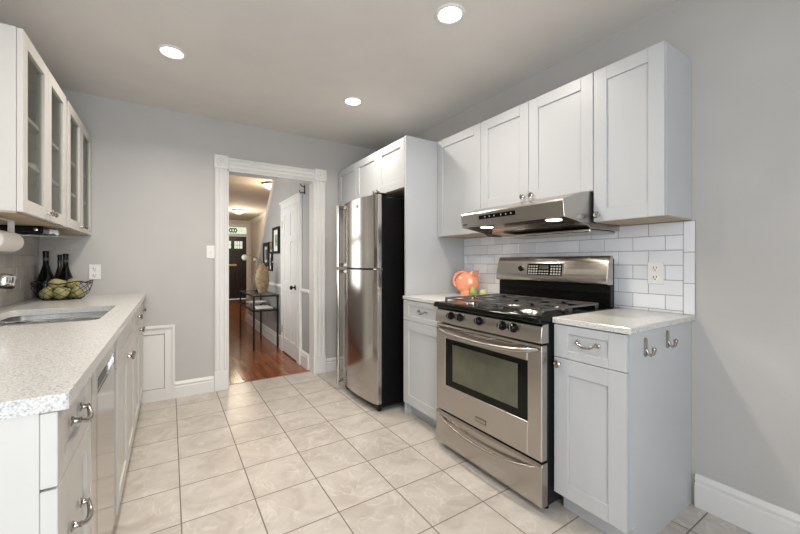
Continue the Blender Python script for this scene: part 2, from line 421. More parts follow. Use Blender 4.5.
struct('baseboard_hallway', hb, trim_m, 'white baseboard along the grey hall wall')

# doorway casing (kitchen side)
tr = MB()
for x0, x1 in ((.34, .446), (D1, 1.392)):
    tr.box(x0, x1, YB - .018, YB, .18, DZ, .002)
    wd = x1 - x0
    for f0, f1 in ((.06, .26), (.38, .62), (.74, .94)): tr.box(x0 + wd * f0, x0 + wd * f1, YB - .027, YB - .016, .18, DZ, .004)
    tr.box(x0 - .004, x1 + .002, YB - .034, YB, 0, .18, .004)       # plinth
    tr.box(x0 - .006, x1 + .006, YB - .034, YB, DZ - .002, 2.146, .004)  # corner block
    tr.lathe([(.040, 0), (.040, .006), (.030, .010), (.026, .004), (.016, .004), (.010, .012), (0, .013)], ((x0 + x1) / 2, YB - .034, 2.085), (0, -1, 0), 24)
tr.box(.446, D1, YB - .018, YB, DZ, 2.135, .002)
for z0, z1 in ((.01, .03), (.045, .068), (.085, .105)): tr.box(.452, D1 - .006, YB - .027, YB - .016, DZ + z0, DZ + z1, .004)
# jamb liner through the wall
tr.box(D0 - .0, D0 + .012, YB - .01, YH + .01, 0, DZ).box(D1 - .012, D1, YB - .01, YH + .0, 0, DZ).box(D0, D1, YB - .01, YH + .01, DZ - .012, DZ)
struct('trim_1', tr, trim_m, 'white fluted doorway casing with rosette corner blocks')
struct('trim_2', MB().prism([(D0 + .012, 0), (D1 - .012, 0), (D1 - .012, .004), (D0 + .012, .004)], 'y', YH - .03, YH + .012), wood_m, 'wooden threshold where the tile meets the hall floor')

# access panel, back wall
ap = thing('access_panel', 'white framed access panel low on the back wall beside the base cabinets', 'panel', (-.08, YB, 0))
f = MB()
f.box(-.038, .030, YB - .02, YB, .0, .631, .002).box(-.2, -.038, YB - .02, YB, .563, .631, .002).box(-.2, -.038, YB - .022, YB, 0, .10, .002)
f.box(-.2, .036, YB - .032, YB - .018, .612, .637, .003).box(.014, .036, YB - .032, YB - .018, .14, .62, .003)
build('frame', f, trim_m, ap)
build('panel', MB().box(-.2, -.042, YB - .014, YB, .104, .559, .002), trim_m, ap)

# ------------------------------------------------------------ hardware helpers
XF = -.186      # left base door faces
def knob(parent, p, d):      # d: outward unit vector
    m = MB().lathe([(.007, 0), (.0055, .006), (.005, .014), (.009, .018), (.0155, .021), (.0165, .026), (.012, .031), (0, .033)], p, d, 18)
    return build('knob', m, chrome_m, parent)
def pull(parent, c, axis, d, L=.096, name='handle'):
    c = Vector(c); a = Vector(axis); d = Vector(d); m = MB()
    for s_ in (-1, 1):
        m.lathe([(.011, 0), (.011, .003), (.007, .006), (.0055, .013), (.007, .018), (0, .021)], c + a * s_ * L / 2, d, 16)
    pts = []; rr = []
    for k in range(13):
        t = -1 + 2 * k / 12
        sag = Vector((0, 0, -1)) * (.014 * (1 - t * t)) if abs(a.z) < .5 else Vector((0, 0, 0))
        pts.append(c + a * (t * L / 2) + d * (.016 + .009 * (1 - t * t)) + sag); rr.append(.0045 + .0022 * (1 - t * t))
    m.tube(pts, rr, 14)
    return build(name, m, chrome_m, parent)
def shaker(name, parent, xf, d, y0, y1, z0, z1, mat=None, rail=.06, th=None, panel=True, rz=None):
    """door whose outer face is at x=xf, outward direction d (+1/-1 along x)"""
    rz = rz or rail
    th = th or (.026 if xf == XF else .02)
    g = .0015; y0 += g; y1 -= g; z0 += g; z1 -= g
    xb = xf - d * th
    m = MB()
    m.box(xb, xf, y0, y0 + rail, z0, z1, .0015).box(xb, xf, y1 - rail, y1, z0, z1, .0015)
    m.box(xb, xf, y0 + rail, y1 - rail, z0, z0 + rz, .0008).box(xb, xf, y0 + rail, y1 - rail, z1 - rz, z1, .0008)
    if panel: m.box(xb, xf - d * .008, y0 + rail - .005, y1 - rail + .005, z0 + rz - .005, z1 - rz + .005)
    return build(name, m, mat or cab_m, parent)

# ------------------------------------------------------------ right upper cabinets
XU = 1.8368
def upper(y0, y1, z0, z1, xf, label, doors, knobs, back=XR - .002, nm='wall_cabinet', grp=None, under=True):
    t = thing(nm, label, 'cabinet', ((xf + back) / 2, (y0 + y1) / 2, z0), grp)
    build('cabinet_box', MB().box(xf + .021, back, y0 + .001, y1 - .001, z0 + .006, z1, .001), cab_m, t)
    if under: build('bottom_panel', MB().box(xf + .021, back, y0 + .001, y1 - .001, z0, z0 + .0055), under_m, t)
    for i, (a, b) in enumerate(doors):
        dr = shaker('door', t, xf, -1, a, b, z0 + .002, z1, rail=.065)
        if knobs[i]: knob(dr, (xf, knobs[i][0], knobs[i][1]), (-1, 0, 0))
    return t
ZT = 2.152
upper(.702, 1.019, 1.374, ZT, XU, 'pale grey single door wall cabinet at the near end, right of the range hood', [(.702, 1.019)], [(.99, 1.41)])
upper(1.020, 1.816, 1.536, ZT, XU, 'short pale grey two door wall cabinet directly above the range hood', [(1.020, 1.416), (1.416, 1.816)], [(1.385, 1.572), (1.447, 1.572)])
upper(1.817, 2.302, 1.374, ZT, XU, 'pale grey single door wall cabinet between the hood and the tall panel', [(1.817, 2.302)], [None])
XP = 1.533
pn = build('end_panel', MB().box(XP, XR - .002, 2.304, 2.326, 0, 2.150, .001), cab_m)
tag(pn, 'tall pale grey end panel standing beside the refrigerator', 'panel')
upper(2.328, 3.190, 1.752, 2.148, XP, 'two door pale grey cabinet over the black side of the refrigerator', [(2.328, 2.755), (2.755, 3.190)], [(2.722, 1.782), (2.788, 1.782)], nm='wall_cabinet')
upper(3.191, 3.650, 1.752, 2.148, XP, 'single door pale grey cabinet over the refrigerator, against the back wall', [(3.191, 3.625)], [None])

# ------------------------------------------------------------ right base cabinets and worktops
XD = 1.507
def base_right(y0, y1, label, near=False):
    t = thing('base_cabinet', label, 'cabinet', ((XD + XR) / 2, (y0 + y1) / 2, 0))
    build('cabinet_box', MB().prism([(XD + .021, .105), (XD + .075, .105), (XD + .075, 0), (XR - .002, 0), (XR - .002, CT - .027), (XD + .021, CT - .027)], 'y', y0, y0 + .018).box(XD + .021, XR - .002, y0 + .018, y1, .105, CT - .027), cab_m, t)
    pf = [(XD + .078, 0), (XD + .095, 0), (XD + .095, .104), (XD + .078, .104)]
    build('toe_kick', MB().prism(pf, 'y', y0 + .019, y1), cab_m, t)
    dz = .733
    dr = shaker('drawer', t, XD, -1, y0, y1, dz, CT - .030, rail=.070, rz=.036)
    yc = (y0 + y1) / 2
    pull(dr, (XD + .006, yc, .818), (0, 1, 0), (-1, 0, 0), .085)
    do = shaker('door', t, XD, -1, y0, y1, .102, dz, rail=.070)
    return t, do
b1, d1_ = base_right(.704, 1.022, 'small pale grey base cabinet at the near end with two hooks on its side')
knob(d1_, (XD, .990, .706), (-1, 0, 0))
for (x, z) in ((1.658, .825), (1.865, .835)):
    m = MB()
    yy = .704
    m.lathe([(.0, 0)] if False else [(.011, 0), (.011, .004), (.008, .007), (0, .008)], (x, yy, z + .022), (0, -1, 0), 16)
    m.box(x - .012, x + .012, yy - .006, yy, z - .036, z + .022, .002)
    m.lathe([(.011, 0), (.011, .004), (.008, .007), (0, .008)], (x, yy, z - .036), (0, -1, 0), 16)
    pts = [(x, yy - .005, z - .016), (x, yy - .012, z - .032), (x, yy - .022, z - .038), (x, yy - .031, z - .030), (x, yy - .034, z - .012)]
    m.tube(pts, [.006, .006, .0055, .006, .008], 14)
    m.ball((x, yy - .034, z - .010), .009)
    build('hook', m, chrome_m, b1)
base_right(1.813, 2.303, 'pale grey base cabinet between the range and the tall panel')
tag(build('worktop', MB().box(1.500, XR - .001, .688, 1.026, CT - .026, CT, .003), quartz_m), 'small speckled grey quartz worktop right of the range', 'countertop')
tag(build('worktop', MB().box(1.500, XR - .001, 1.811, 2.303, CT - .026, CT, .003), quartz_m), 'speckled quartz worktop under the orange pitcher, left of the range', 'countertop')

# tile backsplash helper
def subway(mb_t, mb_g, xw, d, y0, y1, z0, z1, L, hh, g=.003, zoff=0, first=None, border=None):
    mb_g.box(xw, xw + d * .006, y0, y1, z0, z1)
    ya = y0
    if border:
        zz = z0 + .001
        while zz < z1 - .01:
            ze = min(zz + L, z1)
            mb_t.box(xw + d * .002, xw + d * .010, y0 + .0005, y0 + border - g, zz, ze - g, .0015); zz += L
        ya = y0 + border
    row = 0; z = z0 - (hh - zoff) if zoff else z0
    while z < z1 - .004:
        yy = ya - (L / 2 if row % 2 else 0)
        while yy < y1:
            a, b = max(yy, ya), min(yy + L, y1); za, zb = max(z, z0), min(z + hh, z1)
            if b - a > .012 and zb - za > .006:
                tl = random.uniform(-.0006, .0006)
                mb_t.box(xw + d * .002, xw + d * (.0095 + tl), a, b - g, za, zb - g, .0012)
            yy += L
        z += hh; row += 1
t1, g1 = MB(), MB()
subway(t1, g1, XR - .001, -1, .688, 2.303, CT + .0005, 1.373, .1525, .0755, zoff=.015, border=.048)
bs = thing('tile_backsplash', 'white glossy subway tile backsplash on the right wall behind the range', 'backsplash', (XR - .005, 1.5, CT))
build('grout', g1, grout_m, bs); build('tiles', t1, tile_m, bs)

# outlets and switch
def outlet(label, c, ax):   # ax: 'y-' face -y at wall y ; 'x-' face -x
    t = thing('outlet', label, 'outlet', c)
    def bx(m, u0, u1, z0, z1, d0, d1, bev=0):
        if ax == 'y-': m.box(c[0] + u0, c[0] + u1, c[1] - d1, c[1] - d0, c[2] + z0, c[2] + z1, bev)
        else: m.box(c[0] - d1, c[0] - d0, c[1] + u0, c[1] + u1, c[2] + z0, c[2] + z1, bev)
    m = MB(); bx(m, -.036, .036, -.058, .058, 0, .006, .002); build('cover_plate', m, plastic_m, t)
    nrm = (0, -1, 0) if ax == 'y-' else (-1, 0, 0)
    for zz in (-.024, .024):
        m = MB(); pc = Vector(c) + Vector(nrm) * .006 + Vector((0, 0, zz))
        m.lathe([(.0165, 0), (.0165, .0015), (.015, .0022), (0, .0022)], pc, nrm, 20)
        s_ = build('socket', m, plastic_m, t)
        m = MB()
        bx(m, -.0085, -.0055, zz - .001, zz + .009, .0075, .0087); bx(m, .0055, .0085, zz - .001, zz + .009, .0075, .0087)
        bx(m, -.003, .003, zz - .011, zz - .006, .0075, .0087)
        build('slots', m, slot_m, s_)
    return t
outlet('white double outlet on the subway tile above the near worktop', (XR - .0098, .853, 1.114), 'x-')
outlet('white double outlet on the back wall beside the fruit basket', (-.495, YB, 1.093), 'y-')
sw = thing('light_switch', 'white single toggle light switch on the back wall left of the doorway', 'switch', (.312, YB, 1.262))
build('cover_plate', MB().box(.276, .348 - .006, YB - .006, YB, 1.204, 1.320, .002), plastic_m, sw)
build('toggle', MB().box(.304, .314, YB - .016, YB - .006, 1.252, 1.276, .002), plastic_m, sw)

# ------------------------------------------------------------ range
def make_range():
    y0, y1 = 1.030, 1.806; xf = 1.432
    t = thing('gas_range', 'stainless steel gas range with black cooktop between the two right worktops', 'stove', (1.78, (y0 + y1) / 2, 0))
    build('body', MB().box(xf + .045, 2.055, y0 + .003, y1 - .003, .035, .895, .003), blackmatte_m, t)
    for x in (xf + .08, 2.02):
        for y in (y0 + .04, y1 - .04):
            build('foot', MB().lathe([(.016, 0), (.016, .02), (.01, .024), (.01, .036)], (x, y, 0), (0, 0, 1), 16), blackmatte_m, t)
    # bottom drawer
    dw = build('drawer', MB().prism([(xf + .044, .038), (xf + .004, .038), (xf, .05), (xf, .225), (xf + .006, .238), (xf + .044, .238)], 'y', y0 + .002, y1 - .002, .001), steel_m, t)
    pts = []; 
    for k in range(21):
        s_ = -1 + 2 * k / 20
        pts.append((xf + .004 - .034 * (1 - s_ ** 4) , (y0 + y1) / 2 + s_ * .355, .213 - .042 * (1 - s_ * s_)))
    build('handle', MB().tube(pts, [.004] + [.009] * 19 + [.004], 14), steel_m, dw)
    # oven door
    dm = MB()
    zd0, zd1 = .250, .785
    wy0, wy1, wz0, wz1 = 1.111, 1.715, .412, .700
    dm.box(xf, xf + .042, y0 + .002, wy0, zd0, zd1, .003).box(xf, xf + .042, wy1, y1 - .002, zd0, zd1, .003)
    dm.box(xf, xf + .042, wy0, wy1, zd0, wz0, .003).box(xf, xf + .042, wy0, wy1, wz1, zd1, .003)
    od = build('oven_door', dm, steel_m, t)
    win = build('window', MB().box(xf + .004, xf + .03, wy0 - .001, wy1 + .001, wz0 - .001, wz1 + .001, .002), black_m, od)
    win['label'] = 'black glass oven window'
    build('inner_pane', MB().box(xf + .0025, xf + .006, 1.170, 1.652, .452, .672, .001), ovenglass_m, od)
    pts = []
    for k in range(25):
        s_ = -1 + 2 * k / 24
        pts.append((xf - .004 - .045 * (1 - abs(s_) ** 5), (y0 + y1) / 2 + s_ * .368, .765 - .028 * (1 - s_ * s_)))
    build('handle', MB().tube(pts, [.006] + [.0125] * 23 + [.006], 16), steel_m, od)
    v = MB()
    for a, b in ((1.04, 1.16), (1.19, 1.31), (1.34, 1.44), (1.46, 1.53), (1.55, 1.68), (1.70, 1.77)):
        v.box(xf - .001, xf + .004, a, b, .766, .772)
    build('vent_slots', v, slot_m, od)
    build('badge', MB().box(xf - .0015, xf + .002, 1.375, 1.455, .288, .314, .001), slot_m, od)
    build('badge_plate', MB().box(xf - .0026, xf, 1.379, 1.451, .292, .310, .0005), chrome_m, od)
    # control panel
    cp = build('control_panel', MB().prism([(xf + .05, .795), (xf - .004, .795), (xf - .008, .802), (xf + .002, .872), (xf + .012, .882), (xf + .05, .882)], 'y', y0 + .001, y1 - .001, .001), steel_m, t)
    for y in (1.190, 1.262, 1.425, 1.580, 1.660):
        k = build('knob', MB().lathe([(.024, 0), (.024, .004), (.019, .006), (.0175, .024), (.014, .028), (0, .028)], (xf - .002, y, .846), (-1, 0, .12), 24), black_m, cp)
        build('pointer', MB().box(xf - .0325, xf - .02, y - .002, y + .002, .834, .864, .0008), chrome_m, k)
        mk = MB().box(xf - .0035, xf, y - .037, y - .033, .856, .864)
        build('mark', mk, slot_m, cp)
    # cooktop
    ck = MB()
    ck.prism([(xf - .016, .889), (xf - .020, .897), (xf - .016, .912), (xf - .004, .920), (xf + .03, .918), (2.02, .918), (2.02, .886), (xf - .01, .886)], 'y', y0 - .002, y1 + .002, .002)
    cook = build('cooktop', ck, black_m, t)
    burners = [(1.585, 1.20, .045), (1.585, 1.625, .04), (1.86, 1.20, .034), (1.86, 1.625, .045), (1.72, 1.412, .038)]
    for bx_, by_, br_ in burners:
        bn = build('burner', MB().lathe([(br_ + .018, 0), (br_ + .014, .004), (br_, .005), (br_ - .004, .009), (0, .009)], (bx_, by_, .9185), (0, 0, 1), 28), steels_m, cook)
        build('burner_cap', MB().lathe([(br_ - .008, 0), (br_ - .006, .003), (br_ - .010, .007), (0, .008)], (bx_, by_, .9275), (0, 0, 1), 28), iron_m, bn)
    def bar(m, a, b, wd=.0055, hh=.005):
        a = Vector(a); b = Vector(b); t_ = (b - a).normalized(); sd = Vector((0, 0, 1)).cross(t_).normalized() * wd
        up = Vector((0, 0, hh)); vs = []
        for p in (a, b):
            vs.append([m.bm.verts.new(p + q) for q in (sd * -1 - up, sd - up, sd * .8 + up, sd * -.8 + up)])
        fs = [m.bm.faces.new(vs[0][::-1]), m.bm.faces.new(vs[1])]
        for k in range(4): fs.append(m.bm.faces.new((vs[0][k], vs[0][(k + 1) % 4], vs[1][(k + 1) % 4], vs[1][k])))
        bmesh.ops.recalc_face_normals(m.bm, faces=fs)
    zg = .943
    def grate(ya, yb, cs):
        m = MB(); xa, xb = 1.475, 1.965
        for p, q in (((xa, ya), (xb, ya)), ((xa, yb), (xb, yb)), ((xa, ya), (xa, yb)), ((xb, ya), (xb, yb))): bar(m, (*p, zg), (*q, zg))
        for x in (xa, (xa + xb) / 2, xb):
            for y in (ya, yb): bar(m, (x, y, .929), (x + .0001, y + .0125 * (1 if y == ya else -1), .929), .006, .010)
        if len(cs) > 1: bar(m, ((xa + xb) / 2, ya, zg), ((xa + xb) / 2, yb, zg))
        for cx, cy in cs:
            for dx, dy in ((1, 0), (-1, 0), (0, 1), (0, -1)):
                if dx: e = (xb if dx > 0 and (cx > 1.72 or len(cs) == 1) else xa if dx < 0 and (cx < 1.72 or len(cs) == 1) else (xa + xb) / 2, cy)
                else: e = (cx, yb if dy > 0 else ya)
                bar(m, (cx + dx * .022, cy + dy * .022, zg + .004), (*e, zg + .002))
        return build('grate', m, iron_m, cook)
    grate(1.065, 1.330, [(1.585, 1.20), (1.86, 1.20)])
    grate(1.345, 1.480, [(1.72, 1.412)])
    grate(1.495, 1.762, [(1.585, 1.625), (1.86, 1.625)])
    # backguard
    bk = MB().prism([(2.02, .90), (2.02, 1.045), (2.055, 1.045), (2.055, .90)], 'y', y0 - .003, y1 + .003, .002)
    bk.box(2.008, 2.022, y0 + .02, y1 - .02, .94, .955, .002).box(2.008, 2.022, y0 + .02, y1 - .02, .995, 1.003, .002)
    build('backguard_base', bk, black_m, t)
    prof = [(2.005, 1.043), (1.985, 1.052), (1.990, 1.10), (2.003, 1.165), (2.014, 1.193), (2.028, 1.206), (2.052, 1.206), (2.052, 1.043)]
    bg = build('backguard', MB().prism(prof, 'y', y0 - .003, y1 + .003, .003), steel_m, t, ang=40)
    # black side cheek
    build('side_cheek', MB().prism([(2.052, .92), (2.052, 1.18), (2.062, 1.19), (2.062, .92)], 'y', y0 - .003, y1 + .003, .001), black_m, bg)
    def onbg(y, z, off=0):   # point on the slanted face
        x = 1.985 + (z - 1.052) * (2.003 - 1.985) / (1.165 - 1.052)
        return (x - off, y, z)
    th = math.atan2(.018, .113)
    def slab(m, ya, yb, za, zb, o0, o1):
        pts = [(onbg(0, za, o0)[0], za), (onbg(0, za, o1)[0], za), (onbg(0, zb, o1)[0], zb), (onbg(0, zb, o0)[0], zb)]
        m.prism(pts, 'y', ya, yb)
    m = MB(); slab(m, 1.290, 1.548, 1.083, 1.163, -.002, .0045); fr = build('display_frame', m, chrome_m, bg)
    m = MB(); slab(m, 1.295, 1.543, 1.087, 1.159, .001, .006); dsp = build('display', m, black_m, bg)
    dsp['label'] = 'black touch display with small light buttons'
    m = MB()
    for cx0, nx in ((1.303, 4), (1.466, 4)):
        for i in range(nx):
            for j in range(4): slab(m, cx0 + i * .019, cx0 + i * .019 + .012, 1.092 + j * .016, 1.101 + j * .016, .005, .0067)
    for i in range(4): slab(m, 1.386 + i * .019, 1.398 + i * .019, 1.094, 1.101, .005, .0067); slab(m, 1.386 + i * .019, 1.398 + i * .019, 1.110, 1.117, .005, .0067)
    build('buttons', m, label_m if False else MATS['button_grey'], dsp)
    m = MB(); slab(m, 1.388, 1.456, 1.126, 1.150, .005, .0067); build('clock_window', m, ovenglass_m, dsp)
    k = build('knob', MB().lathe([(.020, 0), (.020, .004), (.015, .006), (.013, .020), (0, .021)], onbg(1.597, 1.128), (-1, 0, .15), 24), black_m, bg)
    m = MB(); slab(m, 1.592, 1.622, 1.083, 1.088, .0, .001); build('mark', m, slot_m, bg)
plain('button_grey', (0.40, 0.40, 0.37), 0.5)
make_range()

# ------------------------------------------------------------ range hood
def make_hood():
    y0, y1 = 1.030, 1.752
    t = thing('range_hood', 'stainless steel range hood with two lit bulbs under the short wall cabinet', 'range hood', (1.87, (y0 + y1) / 2, 1.33))
    side = [(1.597, 1.478), (1.592, 1.470), (1.603, 1.392), (1.66, 1.386), (1.75, 1.372), (1.80, 1.362), (1.84, 1.345), (2.125, 1.345), (2.125, 1.534), (1.80, 1.534), (1.74, 1.524), (1.68, 1.505), (1.63, 1.488)]
    # outer shell: sides, top, front; the underside is recessed
    sh = MB()
    for a, b in ((y0, y0 + .008), (y1 - .008, y1)): sh.prism(side, 'y', a, b, .001)
    top = [(1.597, 1.478), (1.592, 1.470), (1.603, 1.392), (1.611, 1.392), (1.602, 1.468), (1.64, 1.484), (1.69, 1.498), (1.75, 1.516), (1.80, 1.526), (2.125, 1.526), (2.125, 1.534), (1.80, 1.534), (1.74, 1.524), (1.68, 1.505), (1.63, 1.488)]
    sh.prism(top, 'y', y0 + .008, y1 - .008)
    build('shell', sh, steel_m, t, ang=25)
    un = MB().prism([(1.612, 1.394), (1.66, 1.402), (1.74, 1.408), (1.80, 1.404), (1.84, 1.388), (1.862, 1.362), (2.12, 1.350), (2.12, 1.358), (1.87, 1.370), (1.85, 1.396), (1.80, 1.413), (1.74, 1.417), (1.66, 1.411), (1.612, 1.403)], 'y', y0 + .009, y1 - .009)
    build('underside', un, steel_m, t, ang=50)
    build('filter_tray', MB().box(1.86, 2.122, y0 + .02, y1 - .10, 1.330, 1.346, .004), steel_m, t)
    fx = 1.5935
    cs = MB().prism([(1.596, 1.455), (1.5925, 1.455), (1.5952, 1.431), (1.599, 1.431)], 'y', 1.318, 1.592)
    cpn = build('control_strip', cs, black_m, t)
    m = MB()
    for k in range(6):
        y = 1.345 + k * .036 + (.015 if k > 2 else 0)
        build('button', MB().lathe([(.004, 0), (.004, .002), (0, .003)], (1.5938, y, 1.443), (-1, 0, -.1), 14), MATS['button_grey'], cpn)
    build('badge', MB().box(1.5965, 1.6015, 1.705, 1.732, 1.405, 1.414), slot_m, t)
    for y in (1.155, 1.630):
        b = build('lamp_lens', MB().lathe([(.0, 0), (.030, .001), (.038, .003), (.040, .006)], (1.705, y, 1.387), (0, 0, 1), 24), hoodlamp_m, t)
        build('lamp_housing', MB().lathe([(.044, 0), (.046, .004), (.040, .020)], (1.705, y, 1.3932), (0, 0, 1), 24), steel_m, t)
        d = bpy.data.lights.new('hood_bulb', 'SPOT'); d.energy = 5; d.color = (1, .90, .74); d.spot_size = R(150); d.spot_blend = .6; d.shadow_soft_size = .03
        o = bpy.data.objects.new('hood_bulb', d); C.objects.link(o); o.location = (1.705, y, 1.378)
make_hood()

# ------------------------------------------------------------ refrigerator
def make_fridge():
    y0, y1 = 2.425, 3.075
    t = thing('refrigerator', 'tall stainless top freezer refrigerator with black sides below the cabinets', 'refrigerator', (1.75, (y0 + y1) / 2, 0))
    build('body', MB().box(1.397, 2.07, y0 + .004, y1 - .004, .035, 1.685, .006), blackpeb_m, t)
    yc, hw = (y0 + y1) / 2, (y1 - y0) / 2
    def bow(z0, z1, name):
        N = 20; pts = []
        for k in range(N + 1):
            s_ = -1 + 2 * k / N
            x = 1.342 - .032 * (1 - s_ * s_)
            if k in (0, N): x += .010
            pts.append((x, yc + s_ * hw))
        pts += [(1.386, y1), (1.386, y0)]
        return build(name, MB().prism(pts, 'z', z0, z1, .002), steelv_m, t, ang=20)
    a = bow(1.121, 1.698, 'freezer_door'); b = bow(.065, 1.108, 'refrigerator_door')
    build('door_gasket', MB().box(1.38, 1.40, y0 + .01, y1 - .01, .07, 1.69), blackmatte_m, t)
    build('kick_grille', MB().box(1.36, 1.40, y0 + .01, y1 - .01, .022, .060, .004), blackmatte_m, t)
    for y in (y0 + .04, y1 - .04):
        build('wheel', MB().lathe([(.022, -.012), (.022, .012)], (1.385, y, .0225), (0, 1, 0), 20), blackmatte_m, t)
    for (z0, z1, p) in ((1.125, 1.690, a), (.035, 1.103, b)):
        m = MB(); yh = y1 - .006
        m.prism([(1.284, yh - .012), (1.292, yh - .016), (1.302, yh - .014), (1.304, yh + .012), (1.292, yh + .016), (1.284, yh + .012)], 'z', z0, z1, .002)
        m.box(1.30, 1.345, yh - .010, yh + .008, z1 - .035, z1 - .004, .003)
        m.box(1.30, 1.345, yh - .010, yh + .008, max(z0, .07) + .004, max(z0, .07) + .035, .003)
        build('handle', m, steelv_m, p)
    m = MB().lathe([(.017, 0), (.017, .003), (.013, .004), (.012, .002), (0, .002)], (1.3125, 2.705, 1.635), (-1, 0, 0), 24)
    m.tube([(1.3085, 2.697, 1.641), (1.3085, 2.700, 1.629), (1.3085, 2.707, 1.629), (1.3085, 2.708, 1.640), (1.3085, 2.714, 1.629)], .0012, 14)
    build('logo', m, chrome_m, a)
    build('hinge_cover', MB().box(1.35, 1.44, y0 + .005, y0 + .05, 1.698, 1.712, .004), blackmatte_m, t)
    build('hinge', MB().box(1.335, 1.395, y0 - .004, y0 + .045, 1.1085, 1.1205, .002), chrome_m, t)
make_fridge()

# ------------------------------------------------------------ left upper cabinets with glass doors
def left_upper(xf, y0, y1, label, splits):
    z0, z1 = 1.374, 2.142
    t = thing('glass_door_cabinet', label, 'cabinet', ((XL + xf) / 2, (y0 + y1) / 2, z0), 'glass door wall cabinets on the left wall')
    del t['group']
    xb = xf - .021
    m = MB()
    m.box(XL + .002, xb, y0, y0 + .018, z0 + .007, z1, .001).box(XL + .002, xb, y1 - .018, y1, z0 + .007, z1, .001)
    m.box(XL + .002, xb, y0 + .018, y1 - .018, z1 - .018, z1).box(XL + .002, xb, y0 + .018, y1 - .018, z0 + .007, z0 + .025)
    build('cabinet_box', m, cabl_m, t)
    build('back_panel', MB().box(XL + .002, XL + .008, y0 + .018, y1 - .018, z0 + .025, z1 - .018), cabin_m, t)
    build('bottom_panel', MB().box(XL + .002, xb, y0, y1, z0, z0 + .006), under_m, t)
    if y0 < 2.5: build('filler_strip', MB().box(xb - .02, xb, y1 + .0005, y1 + .048, z0 + .01, z1 - .004), cabl_m, t)
    build('centre_stile', MB().box(xb - .018, xb, (y0 + y1) / 2 - .02, (y0 + y1) / 2 + .02, z0 + .025, z1 - .018), cabl_m, t)
    for z in (1.612, 1.815):
        build('shelf', MB().box(XL + .008, xb - .001, y0 + .019, y1 - .019, z - .009, z + .009, .001), cabl_m, t)
    ym = (y0 + y1) / 2
    for a, b, ky in ((y0, ym, ym - .028), (ym, y1, ym + .028)):
        d = shaker('door', t, xf, 1, a, b, z0 + .004, z1, mat=cabl_m, rail=.058, panel=False)
        build('glass_pane', MB().box(xf - .014, xf - .010, a + .055, b - .055, z0 + .058, z1 - .056), glass_m, d)
        knob(d, (xf, ky, z0 + .04), (1, 0, 0))
left_upper(-.514, 2.100, 2.838, 'near white glass door cabinet on the left wall, above the sink', None)
left_upper(-.514, 2.888, 3.652, 'far white glass door cabinet on the left wall, touching the back wall', None)

# contents behind the glass
def goblet(x, y, z, label, g):
    m = MB().lathe([(.030, 0), (.030, .003), (.004, .008), (.004, .07), (.018, .085), (.034, .11), (.036, .14), (.030, .165), (.0285, .165), (.034, .14), (.032, .112), (.016, .089), (0, .086)], (x, y, z), (0, 0, 1), 24)
    return tag(build('wine_glass', m, glassc_m), label, 'glass', g)
def tumbler(x, y, z, label):
    m = MB().lathe([(.028, 0), (.034, .11), (.032, .11), (.026, .006), (0, .006)], (x, y, z), (0, 0, 1), 24)
    return tag(build('tumbler', m, glassc_m), label, 'glass')
def bowl(x, y, z, r, h, label, mat=None):
    m = MB().lathe([(r * .4, 0), (r * .45, .004), (r * .8, h * .5), (r, h), (r * .96, h), (r * .75, h * .55), (r * .35, .010), (0, .008)], (x, y, z), (0, 0, 1), 28)
    return tag(build('bowl', m, mat or plastic_m), label, 'bowl')
SZ = {0: 1.3995, 1: 1.6215, 2: 1.8245}
goblet(-.60, 2.26, SZ[2], 'wine glass on the top shelf behind the nearest glass door', None)
goblet(-.69, 2.33, SZ[2], 'wine glass towards the back of the top shelf, nearest glass door', None)
tumbler(-.62, 2.58, SZ[2], 'clear tumbler on the top shelf behind the second glass door')
bowl(-.66, 2.62, SZ[1], .075, .06, 'white bowl on the middle shelf behind the second glass door')
bowl(-.66, 2.28, SZ[1], .08, .05, 'white bowl on the middle shelf behind the nearest glass door')
tag(build('red_box', MB().box(-.66, -.60, 2.395, 2.43, SZ[2], SZ[2] + .15, .002), red_m), 'narrow red box standing on the top shelf behind the nearest door', 'box')
bowl(-.66, 3.02, SZ[1], .075, .06, 'white bowl on the middle shelf behind the third glass door')
tumbler(-.64, 3.42, SZ[1], 'clear tumbler on the middle shelf behind the farthest glass door')

# ------------------------------------------------------------ left base run
XF = -.186
def base_left(y0, y1, label):
    t = thing('base_cabinet', label, 'cabinet', ((XL + XF) / 2, (y0 + y1) / 2, 0))
    build('cabinet_box', MB().box(XL + .002, XF - .0265, y0, y0 + .018, .105, CT - .033, .001).box(XL + .002, XF - .0265, y1 - .018, y1, .105, CT - .033, .001).box(XL + .002, XF - .0265, y0 + .018, y1 - .018, .105, .123).box(XL + .002, XL + .01, y0 + .018, y1 - .018, .123, CT - .04)
          .box(XF - .045, XF - .02655, y0 + .018, y1 - .018, CT - .055, CT - .033), cabl_m, t)
    build('toe_kick', MB().box(XL + .002, XF - .075, y0, y1, 0, .104), cabl_m, t)
    return t
t = base_left(.958, 1.312, 'white drawer cabinet at the near end of the left worktop')
for z0, z1, hz_ in ((.728, CT - .036, .806), (.40, .726, .565), (.102, .398, .27)):
    d = shaker('drawer', t, XF, 1, .956, 1.312, z0, z1, mat=cabl_m, rail=.06, rz=.035 if z0 > .7 else .05)
    pull(d, (XF - .004, 1.145, hz_), (0, 1, 0), (1, 0, 0), .096)
